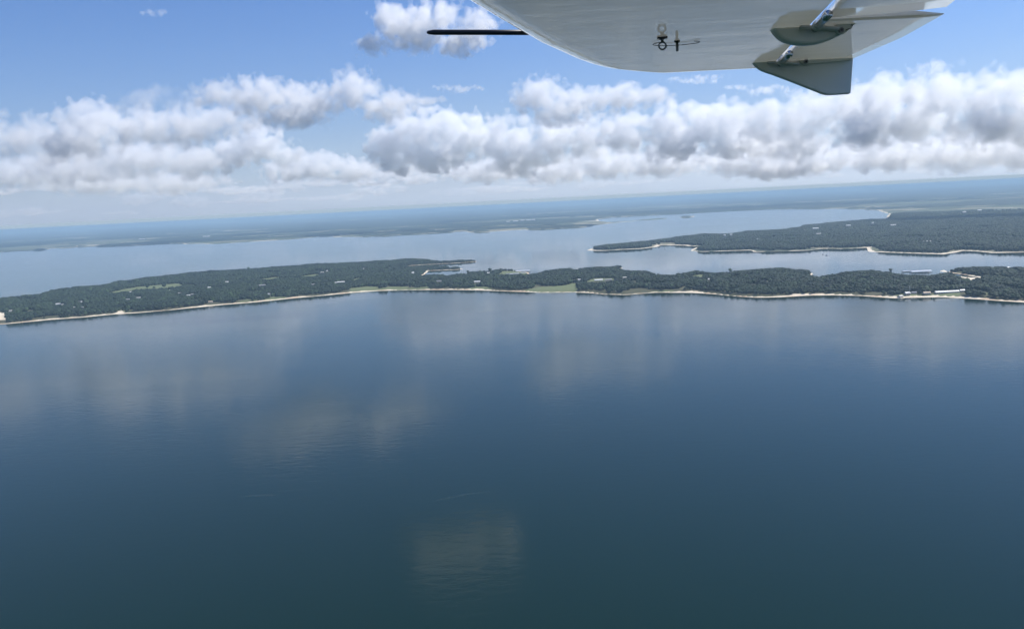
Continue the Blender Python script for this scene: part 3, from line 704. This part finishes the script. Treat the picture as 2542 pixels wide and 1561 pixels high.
    D.objects.remove(o); D.meshes.remove(me); D.meshes.remove(full); D.node_groups.remove(g)
    return out
LVL = [D.materials.new("cloud_level_%s" % k) for k in ("outer", "middle", "inner")]
NTRI = [0]
def make_cloud(dist, heaps, seed, label, thin=1.0, px_voxel=4.6, wisp=False, rag=1.0, mirror=False):
    """heaps: bearing and half-size (photo px, 2462 wide) of each heap of one cumulus standing dist metres away"""
    K = PW / 2462.0; rnd = random.Random(seed)
    cen = [tuple(v * K for v in c) for c in heaps]; hp = []; zmin = 1e9
    for cx, cy_, rx, ry in cen:
        dd = ray(cx, cy_); t = dist / math.hypot(dd.x, dd.y); p = CAM + dd * t
        if mirror: p.z = -p.z                     # stands where the lake mirrors it to this bearing
        p = p + Vector((dd.x, dd.y, 0)).normalized() * rnd.uniform(-.4, .4) * rx / FPX * t
        Rx, Rz = rx / FPX * t, ry / FPX * t; Ry = (Rx + Rz) * 0.5
        zmin = min(zmin, p.z - Rz)
        hp.append((p, Vector((Rx, Ry, Rz)) * 1.12))
    anchor = sum((s[0] for s in hp), Vector()) / len(hp); anchor.z = zmin
    hp = [(p - anchor, R) for p, R in hp]
    lo = [min(p[i] - 1.35 * R[i] for p, R in hp) for i in range(3)]; hi = [max(p[i] + 1.35 * R[i] for p, R in hp) for i in range(3)]
    lo[2] = -0.15 * (hi[2] - lo[2]) if not wisp else lo[2]
    mean = float(np.mean([min(c[2], c[3]) for c in cen])) / FPX * dist
    if wisp: mean *= 1.5
    root = D.objects.new("cumulus_cloud", None); COL.objects.link(root); root.location = anchor
    tag(root, label, "cloud", "cumulus clouds above the lake")
    voxel = px_voxel * K * dist / FPX
    lv = (0.10, 0.30) if wisp else (0.05, 0.28, 0.55)
    ms = cloud_levels(hp, lo, hi, voxel, mean * (1.0 if not wisp else 1.6), seed, lv, rag)
    mf = (3.0, 1.6) if wisp else (0.95, 0.85, 0.85)
    for nm, me, f in zip(("fringe", "body", "core"), ms, mf):
        if len(me.polygons) < 8: continue
        NTRI[0] += len(me.polygons) * 2
        me.materials.clear(); me.materials.append(cloud_material(mean * f * thin * (1.55 if dist < 10000 else 1.15))); me.name = nm
        ob = link(D.objects.new(nm, me), root); KIDS.setdefault(root.name, []).append(ob)
    root["width"] = hi[0] - lo[0]
    return root
c_a = make_cloud(2700, [(1000, 80, 90, 62), (940, 48, 56, 58), (895, 110, 50, 34), (1110, 105, 80, 40), (1050, 40, 75, 46), (1150, 60, 60, 44)], 1, "bright puffy cumulus high up behind the black probe and wing", .8)
c_b = make_cloud(4900, [(850, 212, 74, 62), (740, 238, 120, 52), (620, 240, 110, 52), (520, 232, 75, 38), (930, 250, 100, 46), (1020, 242, 60, 16), (700, 280, 110, 34)], 2, "long grey-white cumulus with a tower, left of centre", 1.1)
make_cloud(6800, [(370, 240, 90, 34), (300, 252, 60, 22), (440, 250, 60, 26)], 5, "faint small cumulus patch above the left cloud bank", 1.6, wisp=True)
c_c = make_cloud(7400, [(225, 292, 100, 58), (340, 305, 110, 56), (460, 305, 110, 56), (190, 340, 100, 50), (560, 300, 80, 40)], 6, "broad bright-topped cumulus bank at the left", .8)
make_cloud(7900, [(70, 335, 90, 56), (-70, 330, 110, 66), (150, 360, 90, 44)], 7, "grey cumulus at the very left edge of the sky", 1.0)
make_cloud(12500, [(625, 348, 80, 52), (560, 365, 70, 44), (690, 380, 60, 36)], 8, "compact white cumulus low, left of the open blue gap", .7)
make_cloud(14500, [(760, 398, 90, 42), (850, 408, 80, 36), (690, 412, 80, 32)], 9, "low flat cumulus beneath the open blue gap", .9)
make_cloud(12500, [(330, 380, 150, 52), (480, 390, 120, 46), (180, 400, 140, 46)], 10, "wide shaded cumulus low at the left", 1.0, 6.0)
make_cloud(16500, [(60, 415, 150, 46), (250, 435, 150, 36), (430, 435, 140, 34)], 11, "dim grey cumulus low at the left, nearest the horizon", 1.2, 6.5)
c_e = make_cloud(11500, [(1000, 318, 88, 68), (935, 350, 70, 56), (1060, 300, 60, 50), (1120, 330, 90, 72), (960, 385, 80, 44), (1060, 380, 90, 44)], 3, "big cauliflower-topped cumulus at the centre of the sky", .55, rag=.8)
make_cloud(11000, [(1230, 340, 100, 70), (1330, 335, 90, 64), (1260, 385, 110, 46), (1410, 335, 80, 60)], 12, "lumpy cumulus just right of the cauliflower cloud", .7)
make_cloud(7500, [(1300, 236, 84, 58), (1390, 246, 90, 50), (1490, 234, 105, 40), (1570, 226, 70, 26), (1350, 280, 90, 36)], 13, "cumulus tapering to the right under the wing's lowest edge", 1.0)
c_g = make_cloud(10300, [(1500, 318, 80, 58), (1620, 292, 80, 60), (1720, 295, 100, 62), (1640, 340, 110, 54), (1780, 340, 90, 50)], 4, "bright cumulus hump below the two hinge fairings", .65)
make_cloud(9400, [(1850, 300, 110, 66), (1950, 275, 100, 70), (2050, 262, 90, 72), (1900, 340, 140, 54)], 14, "heaped cumulus below the wing's pointed fin", .8)
make_cloud(8500, [(2120, 242, 100, 70), (2240, 232, 110, 66), (2190, 290, 140, 64), (2080, 310, 90, 56)], 15, "tall cumulus just right of the wing's pointed fin", .75)
make_cloud(8000, [(2370, 228, 100, 60), (2470, 238, 100, 70), (2420, 295, 140, 62), (2580, 265, 120, 80)], 16, "cumulus mass at the right edge of the sky", .8)
make_cloud(16000, [(1450, 390, 130, 48), (1600, 385, 130, 50), (1330, 410, 120, 40), (1180, 410, 120, 38)], 17, "shaded low cumulus right of centre", 1.0, 6.5)
make_cloud(16500, [(1800, 384, 140, 48), (1960, 376, 140, 48), (1880, 400, 150, 38)], 18, "shaded low cumulus below the pointed fin, near the horizon", 1.0, 6.5)
make_cloud(15500, [(2150, 366, 150, 52), (2320, 360, 150, 54), (2480, 356, 140, 54)], 19, "low grey cumulus at the far right, near the horizon", 1.1, 6.5)
make_cloud(8500, [(1100, 212, 55, 13), (1060, 209, 24, 10), (1140, 213, 34, 9)], 20, "tiny white wisp left of the wing's leading edge", .9, 1.8, wisp=True, rag=2.6)
make_cloud(9500, [(1690, 195, 75, 12), (1620, 191, 40, 9)], 21, "thin white streak just under the wing tip", 1.0, 1.8, wisp=True, rag=2.6)
make_cloud(9500, [(1850, 214, 75, 14), (1780, 212, 50, 9), (1810, 222, 24, 12)], 22, "thin white streak under the lower hinge fairing", 1.0, 1.8, wisp=True, rag=2.6)
make_cloud(7000, [(375, 27, 28, 12), (350, 31, 18, 9)], 23, "tiny lone wisp in the blue at the upper left", 1.4, 1.8, wisp=True, rag=2.6)
# the deck going on to the horizon
PROTO = [c_b, c_c, c_e, c_g]; rnd = random.Random(5)
FARL = ["pale distant cumulus low over the hazy horizon"]
for i in range(64):
    a = rad(rnd.uniform(-42, 42)); dd = 20000 + 44000 * rnd.random() ** 1.2; src = PROTO[i % 4]
    sc = rnd.uniform(2600, 5200) / src["width"]
    c = src.copy(); COL.objects.link(c); tag(c, FARL[0], "cloud", "distant cumulus on the horizon")
    c.location = (math.sin(a) * dd, math.cos(a) * dd, CAM_H + 650 + rnd.uniform(-100, 200)); c.rotation_euler.z = rnd.choice((0, math.pi)) + rnd.uniform(-.4, .4)
    c.scale = (sc, sc, min(sc, 900 / 700) * rnd.uniform(.5, .8))
    part = KIDS[src.name][1].copy(); COL.objects.link(part); part.parent = c

# ------------------------------------------------------------------ the aircraft's wing, right outside the window
def paint_material():
    m, b, bs = material("white_wing_paint"); tc = b.new('ShaderNodeTexCoord'); v = S(b, tc.outputs['Object']); x, y, z = b.sep(v)
    grime = b.noise(b.vec(x * 1.2, y * 7.0, z), 1.0, 5, 0.6); dirt = b.noise(v, 3.0, 4, 0.6)
    pc = b.mix(b.lin(grime * .7 + dirt * .3, .3, .7), (0.50, 0.50, 0.47), (0.57, 0.57, 0.55)); b.put(bs.inputs['Base Color'], pc)
    tl = b.new('ShaderNodeBsdfTranslucent'); tl.inputs['Color'].default_value = (0.22, 0.218, 0.203, 1)      # translucency added to brighten the shaded underside
    ad = b.new('ShaderNodeAddShader'); out = [n for n in b.nodes if n.type == 'OUTPUT_MATERIAL'][0]
    b.links.new(bs.outputs[0], ad.inputs[0]); b.links.new(tl.outputs[0], ad.inputs[1]); b.links.new(ad.outputs[0], out.inputs['Surface'])
    b.put(bs.inputs['Roughness'], b.lin(grime, .3, .7, 0.03, 0.07))
    bs.inputs['Coat Weight'].default_value = 1.0; bs.inputs['Coat Roughness'].default_value = 0.03
    wav = b.noise(b.vec(x * 1.1, y * 5.0, 0.0), 1.0, 4, 0.55); fin = b.noise(b.vec(x * 5.0, y * 45.0, 0.0), 1.0, 3, 0.5)
    bp = b.new('ShaderNodeBump'); bp.inputs['Strength'].default_value = 1.0; bp.inputs['Distance'].default_value = 0.004
    b.put(bp.inputs['Height'], wav * .7 + fin * 0.012); b.links.new(bp.outputs[0], bs.inputs['Normal']); b.links.new(bp.outputs[0], bs.inputs['Coat Normal'])
    return m
PAINT = paint_material()
FAIR = plain("olive_grey_fairing_paint", (0.72, 0.74, 0.70), 0.3, var=.08, scale=6)
CREAM = plain("cream_primer", (0.72, 0.68, 0.55), 0.5, var=.06, scale=8)
STEEL = plain("dull_steel", (0.17, 0.18, 0.18), 0.4, 0.6, var=.2, scale=40)
BLACK = plain("black_coating", (0.018, 0.019, 0.021), 0.45, var=.2, scale=20)
SEAM = plain("seam_sealant", (0.25, 0.26, 0.25), 0.7, scale=20)
WO = Vector((1.0, 4.0, 0.75))                       # wing datum, relative to the eye
wing = empty("aircraft_wing", CAM + WO)
tag(wing, "glossy white aircraft wing tip overhead with two hinge fairings and a pointed fin", "aircraft wing")
def wv(x, y, z): return (x - WO.x, y - WO.y, z)
LEp = [(0.6, -1.10), (3.071, -.170), (3.545, -.008), (4.104, .193), (4.564, .395), (4.72, .475), (4.866, .566), (4.98, .69), (5.092, .85), (5.16, .97), (5.21, 1.09), (5.235, 1.2), (5.25, 1.33)]
def xl(y): return float(np.interp(y, [a for a, _ in LEp], [c for _, c in LEp]))
def xs(y): return 1.376 + .175 * (y - 3.471)
def xt(y): return float(np.interp(y, [0.6, 3.491, 3.741, 4.263, 4.853], [1.30, 1.939, 2.004, 2.072, 2.081]))
TRp = [(4.895, 2.06), (4.95, 2.0), (5.0, 1.93), (5.1, 1.76), (5.18, 1.59), (5.22, 1.48), (5.25, 1.34)]
def xr(y): return xs(y) if y < 4.89 else float(np.interp(y, [a for a, _ in TRp], [c for _, c in TRp]))
ys_ = list(np.linspace(0.6, 3.0, 13)) + list(np.linspace(3.1, 4.885, 40)) + [4.892] + list(5.25 - 0.352 * (np.linspace(1, 0, 16)[1:]) ** 2) 
rows = []; NS = 44
for y in ys_:
    a, c = xl(y), xr(y); ch = max(c - a, 0.004)
    tipd = max(0.0, 5.25 - y)
    low, upp = [], []
    for k in range(NS + 1):
        t = 0.5 - 0.5 * math.cos(math.pi * k / NS); x = a + ch * t
        dl = t * ch; dr = (1 - t) * ch
        d = min(dl, tipd * 0.9 + 0.0) if y < 4.89 else min(dl, dr + .0, tipd * .9)
        up_edge = 0.055 * (1 - math.sqrt(max(0.0, 1 - (1 - min(1.0, d / 0.17)) ** 2))) ** 0.9
        th = 0.145 * math.sqrt(min(1.0, d / 0.55)) * (1 - 0.9 * t ** 2.2) + 0.012 * min(1, d / .05) if y < 4.89 else 0.10 * math.sqrt(min(1.0, d / .5))
        low.append((x, y, up_edge)); upp.append((x, y, up_edge + th))
    rows.append((low, upp))
V = []; F = []
for low, upp in rows:
    V += [wv(*p) for p in low] + [wv(*p) for p in upp]
W_ = 2 * (NS + 1)
for j in range(len(rows) - 1):
    o = j * W_
    for k in range(NS):
        F.append((o + k, o + W_ + k, o + W_ + k + 1, o + k + 1))
        q = o + NS + 1 + k; F.append((q, q + 1, q + 1 + W_, q + W_))
    F.append((o, o + NS + 1, o + W_ + NS + 1, o + W_)); F.append((o + NS, o + W_ + NS, o + W_ + 2 * NS + 1, o + 2 * NS + 1))
skin = mesh_obj("wing_skin", V, F, PAINT, wing, True)
tag(skin, "shiny white underside mirroring the lake and the fairings")
def surface(name, y0, y1, droop, label):
    """flap or aileron: rounded nose behind the slot, flat belly, thin trailing edge"""
    V, F = [], []; st = np.linspace(y0, y1, 18)
    for y in st:
        a, c = xs(y) + .042, xt(y); ch = c - a
        prof = []
        for k in range(13):
            an = math.pi * (0.5 + k / 12.0); prof.append((a + .026 + .026 * math.cos(an) * 1.0, .022 - .026 * math.sin(an) * -1.0))
        prof = [(a + .026 - .026 * math.sin(math.pi * k / 12), .024 + .026 * math.cos(math.pi * k / 12)) for k in range(13)]   # top of the nose round to its belly
        prof += [(a + .026 + (ch - .026) * t, -.002 + .002 * t + droop * t * t) for t in (.2, .4, .6, .8, 1.0)]
        prof += [(a + .026 + (ch - .026) * t, .003 + droop * t * t + .047 * (1 - t) ** .8) for t in (1.0, .75, .5, .25)]
        V += [wv(x, y, z) for x, z in prof]; n = len(prof)
    for j in range(len(st) - 1):
        for k in range(n):
            F.append((j * n + k, j * n + (k + 1) % n, (j + 1) * n + (k + 1) % n, (j + 1) * n + k))
    F.append(tuple(range(n))); F.append(tuple(reversed(range((len(st) - 1) * n, len(st) * n))))
    bm = bmesh.new(); vs = [bm.verts.new(v) for v in V]
    for f in F: bm.faces.new([vs[i] for i in f])
    o = bm_obj(name, bm, PAINT, wing, True)
    for p in o.data.polygons:
        if len(p.vertices) > 4: p.use_smooth = False
    return o
surface("flap", 0.6, 3.705, 0.018, "")
surface("aileron", 3.742, 4.872, -0.004, "")
def plate(name, pts, y0, y1, mat, parent, bev=.006):
    bm = bmesh.new(); vs = [bm.verts.new(wv(x, y0, z)) for x, z in pts]; f = bm.faces.new(vs)
    ex = bmesh.ops.extrude_face_region(bm, geom=[f]); bmesh.ops.translate(bm, vec=(0, y1 - y0, 0), verts=[v for v in ex['geom'] if isinstance(v, bmesh.types.BMVert)])
    if bev:
        ed = [e for e in bm.edges if abs(e.verts[0].co.y - e.verts[1].co.y) < 1e-6]
        bmesh.ops.bevel(bm, geom=ed, offset=bev, segments=3, affect='EDGES', profile=.5)
    return bm_obj(name, bm, mat, parent)
def smooth_curve(pts, n=6):
    out = []
    for i in range(len(pts) - 1):
        p0, p1, p2, p3 = pts[max(i - 1, 0)], pts[i], pts[i + 1], pts[min(i + 2, len(pts) - 1)]
        for k in range(n):
            t = k / n
            out.append(tuple(.5 * ((2 * b_) + (-a_ + c_) * t + (2 * a_ - 5 * b_ + 4 * c_ - d_) * t * t + (-a_ + 3 * b_ - 3 * c_ + d_) * t ** 3) for a_, b_, c_, d_ in zip(p0, p1, p2, p3)))
    return out + [pts[-1]]
def cyl(name, c, r, axis, length, mat, parent, seg=20, r2=None):
    bm = bmesh.new(); q = Vector(axis).normalized().to_track_quat('Z', 'Y').to_matrix().to_4x4()
    bmesh.ops.create_cone(bm, cap_ends=True, segments=seg, radius1=r, radius2=r if r2 is None else r2, depth=length, matrix=Matrix.Translation(wv(*c)) @ q)
    o = bm_obj(name, bm, mat, parent); return o
def tube(name, pts, r, mat, parent, seg=8):
    V, F = [], []; n = len(pts); P_ = [Vector(wv(*p)) for p in pts]
    for i, p in enumerate(P_):
        t = (P_[min(i + 1, n - 1)] - P_[max(i - 1, 0)]).normalized(); u = t.orthogonal().normalized() if i == 0 else (u - t * u.dot(t)).normalized(); w = t.cross(u)
        rr_ = r[i] if isinstance(r, (list, tuple)) else r
        for k in range(seg): V.append(p + (u * math.cos(2 * math.pi * k / seg) + w * math.sin(2 * math.pi * k / seg)) * rr_)
    for i in range(n - 1):
        for k in range(seg): F.append((i * seg + k, i * seg + (k + 1) % seg, (i + 1) * seg + (k + 1) % seg, (i + 1) * seg + k))
    F.append(tuple(reversed(range(seg)))); F.append(tuple(range((n - 1) * seg, n * seg)))
    return mesh_obj(name, V, F, mat, parent, True)
# inner hinge fairing
pod1 = smooth_curve([(1.284, .006), (1.289, -.010), (1.303, -.028), (1.329, -.052), (1.370, -.070), (1.431, -.080), (1.493, -.078), (1.552, -.064), (1.60, -.046), (1.64, -.022), (1.665, .006)], 4)
f1 = plate("hinge_fairing", pod1, 3.885, 3.945, FAIR, wing, .014); tag(f1, "rounded grey inner hinge fairing")
br1 = plate("hinge_bracket", smooth_curve([(1.569, .012), (1.571, -.024), (1.577, -.038), (1.591, -.047), (1.606, -.045), (1.622, -.035), (1.650, -.010), (1.690, .012)], 4), 3.866, 3.882, FAIR, f1, .003)
cyl("bolt", (1.592, 3.862, -.029), .0115, (0, 1, 0), .012, STEEL, f1)
cyl("bolt_recess", (1.592, 3.8572, -.029), .006, (0, 1, 0), .004, BLACK, f1)
tube("safety_wire", [(1.612, 3.862, -.030), (1.622, 3.858, -.026), (1.634, 3.858, -.026), (1.643, 3.859, -.016), (1.640, 3.862, -.004)], .0018, BLACK, f1)
# outer hinge fairing running into the pointed fin
pod2 = smooth_curve([(1.494, .012), (1.498, -.004), (1.508, -.014), (1.53, -.035), (1.562, -.052), (1.605, -.068)], 4) + [(1.714, -.113), (1.832, -.164)] + smooth_curve([(1.905, -.196), (1.93, -.203), (1.955, -.205)], 3) + [(2.062, -.204)] + [(2.068, -.201), (2.071, -.195), (2.084, .0), (2.088, .012)]
f2 = plate("hinge_fairing", pod2, 4.875, 4.915, FAIR, wing, .008); tag(f2, "outer hinge fairing ending in a pointed fin")
plate("hinge_bracket", smooth_curve([(1.752, .010), (1.762, -.006), (1.778, -.022), (1.795, -.030), (1.815, -.024), (1.90, -.022), (1.99, -.018), (2.06, -.014), (2.075, .0), (2.078, .010)], 3), 4.862, 4.873, FAIR, f2, .002)
cyl("bolt", (1.796, 4.857, -.010), .012, (0, 1, 0), .012, STEEL, f2)
cyl("bolt_recess", (1.796, 4.8502, -.010), .006, (0, 1, 0), .004, BLACK, f2)
for y in (3.897, 4.888):                         # push rods between wing and hinge
    tube("push_rod", [(xs(y) - .05, y - .035, -.004), (xs(y) + .06, y - .035, -.014), (xs(y) + .13, y - .034, -.020)], .011, PAINT, f1 if y < 4 else f2)
SHINY = plain("polished_tube", (0.62, 0.63, 0.64), 0.18, 0.9, var=.1, scale=10)
for y0_, y1_, par in ((3.60, 3.884, f1), (4.56, 4.874, f2)):
    tube("torque_tube", [(xs(q) + .030, q, -.010) for q in np.linspace(y0_, y1_, 6)], .019, SHINY, par, 14)
    tube("torque_tube_collar", [(xs(q) + .030, q, -.010) for q in (y1_ - .075, y1_ - .055)], .025, FAIR, par, 14)
# seams
def strip(name, pts, w, mat):
    V, F = [], []
    for i, (x, y) in enumerate(pts):
        V += [wv(x, y - w / 2, .0035), wv(x, y + w / 2, .0035), wv(x, y + w / 2, -.0018), wv(x, y - w / 2, -.0018)]
    for i in range(len(pts) - 1):
        for k in range(4): F.append((4 * i + k, 4 * i + (k + 1) % 4, 4 * i + 4 + (k + 1) % 4, 4 * i + 4 + k))
    F += [(3, 2, 1, 0), tuple(4 * (len(pts) - 1) + k for k in range(4))]
    return mesh_obj(name, V, F, mat, wing)
# mooring ring on its base
rg = tube("mooring_ring", [(.781 + .017 * math.sin(t), 3.965, -.040 - .017 * math.cos(t)) for t in np.linspace(0, 2 * math.pi, 33)], .0042, STEEL, wing)
tube("shank", [(.781, 3.965, -.024), (.781, 3.965, -.012), (.781, 3.965, .003)], [.006, .008, .010], STEEL, rg, 12)
plate("base_plate", [(.758, .002), (.758, -.007), (.768, -.007), (.772, -.011), (.790, -.011), (.794, -.007), (.804, -.007), (.804, .002)], 3.952, 3.978, BLACK, rg, .001)
# drain mast with its collar, and the thin wire loop round it
dm = tube("drain_mast", [(.876, 4.08, .003), (.876, 4.08, -.044), (.876, 4.08, -.048), (.876, 4.08, -.0505)], [.0068, .0068, .0055, .002], STEEL, wing, 14)
tube("collar", [(.876, 4.08, .002), (.876, 4.08, -.004), (.876, 4.08, -.009)], [.015, .014, .008], BLACK, dm, 14)
loop = [(.876 + .115 * math.cos(t), 4.10 + .055 * math.sin(t), -.007) for t in np.linspace(rad(-12), rad(205), 40)]
loop = [(loop[0][0] - .028, 4.085, -.004), (loop[0][0] - .008, 4.083, -.006)] + loop + [(loop[-1][0] + .012, 4.066, -.006), (loop[-1][0] + .03, 4.066, -.003)]
tube("wire_loop", loop, .0016, BLACK, wing, 6)
# black probe ahead of the leading edge
pr = tube("probe", [(-.333, 3.92, .066), (-.325, 3.92, .066), (-.300, 3.92, .0655), (-.05, 3.92, .053), (.20, 3.92, .040)], [.004, .0085, .0125, .0125, .0125], BLACK, wing, 10)
tag(pr, "straight black probe with a bevelled tip")

# added haze volume at the level of the cumulus, paling the low clouds
vm = cloud_material(19000.0).copy(); vm.name = "upper_haze_air"
[n for n in vm.node_tree.nodes if n.type == 'PRINCIPLED_VOLUME'][0].inputs['Color'].default_value = (0.79, 0.86, 0.91, 1)
zt, zb, HV = CAM_H + 1500.0, CAM_H + 420.0, 95000.0
veil_o = mesh_obj("upper_haze", [(-HV, -HV, zb), (HV, -HV, zb), (HV, HV, zb), (-HV, HV, zb), (-HV, -HV, zt), (HV, -HV, zt), (HV, HV, zt), (-HV, HV, zt)],
                [(3, 2, 1, 0), (4, 5, 6, 7), (0, 1, 5, 4), (1, 2, 6, 5), (2, 3, 7, 6), (3, 0, 4, 7)], vm)
tag(veil_o, "thin milky layer of added haze low over the whole horizon", "cloud layer", kind="stuff")

# faint foam streaks on the open water
fm, b, bs = material("foam"); geo = b.new('ShaderNodeNewGeometry'); p_ = S(b, geo.outputs['Position'])
bs.inputs['Base Color'].default_value = (0.45, 0.52, 0.52, 1); bs.inputs['Roughness'].default_value = .8
b.put(bs.inputs['Alpha'], b.smooth(b.noise(p_, .35, 5, .65), .50, .75, 0.0, .30))
for pts, lab in (([(575, 1194), (610, 1191), (640, 1190), (668, 1188)], "short faint foam streak on the open water at left"), ([(1040, 1204), (1080, 1196), (1110, 1190), (1150, 1184), (1185, 1180)], "long faint foam streak on the open water near the centre")):
    g_ = [gp(x * PW / 2462, y * PW / 2462, 0.02) for x, y in pts]; g_ = [Vector(q) for q in smooth_curve([tuple(q) for q in g_], 6)]; V = []
    for i, q in enumerate(g_):
        wd = 3.4 * math.sin(math.pi * (i + .5) / len(g_)) * (0.6 + .8 * mnoise.noise(q * .11)) + .3; V += [(q.x, q.y - wd, .02), (q.x, q.y + wd, .02)]
    fo = mesh_obj("foam_streak", V, [(2 * i, 2 * i + 2, 2 * i + 3, 2 * i + 1) for i in range(len(g_) - 1)], fm); tag(fo, lab, "foam")
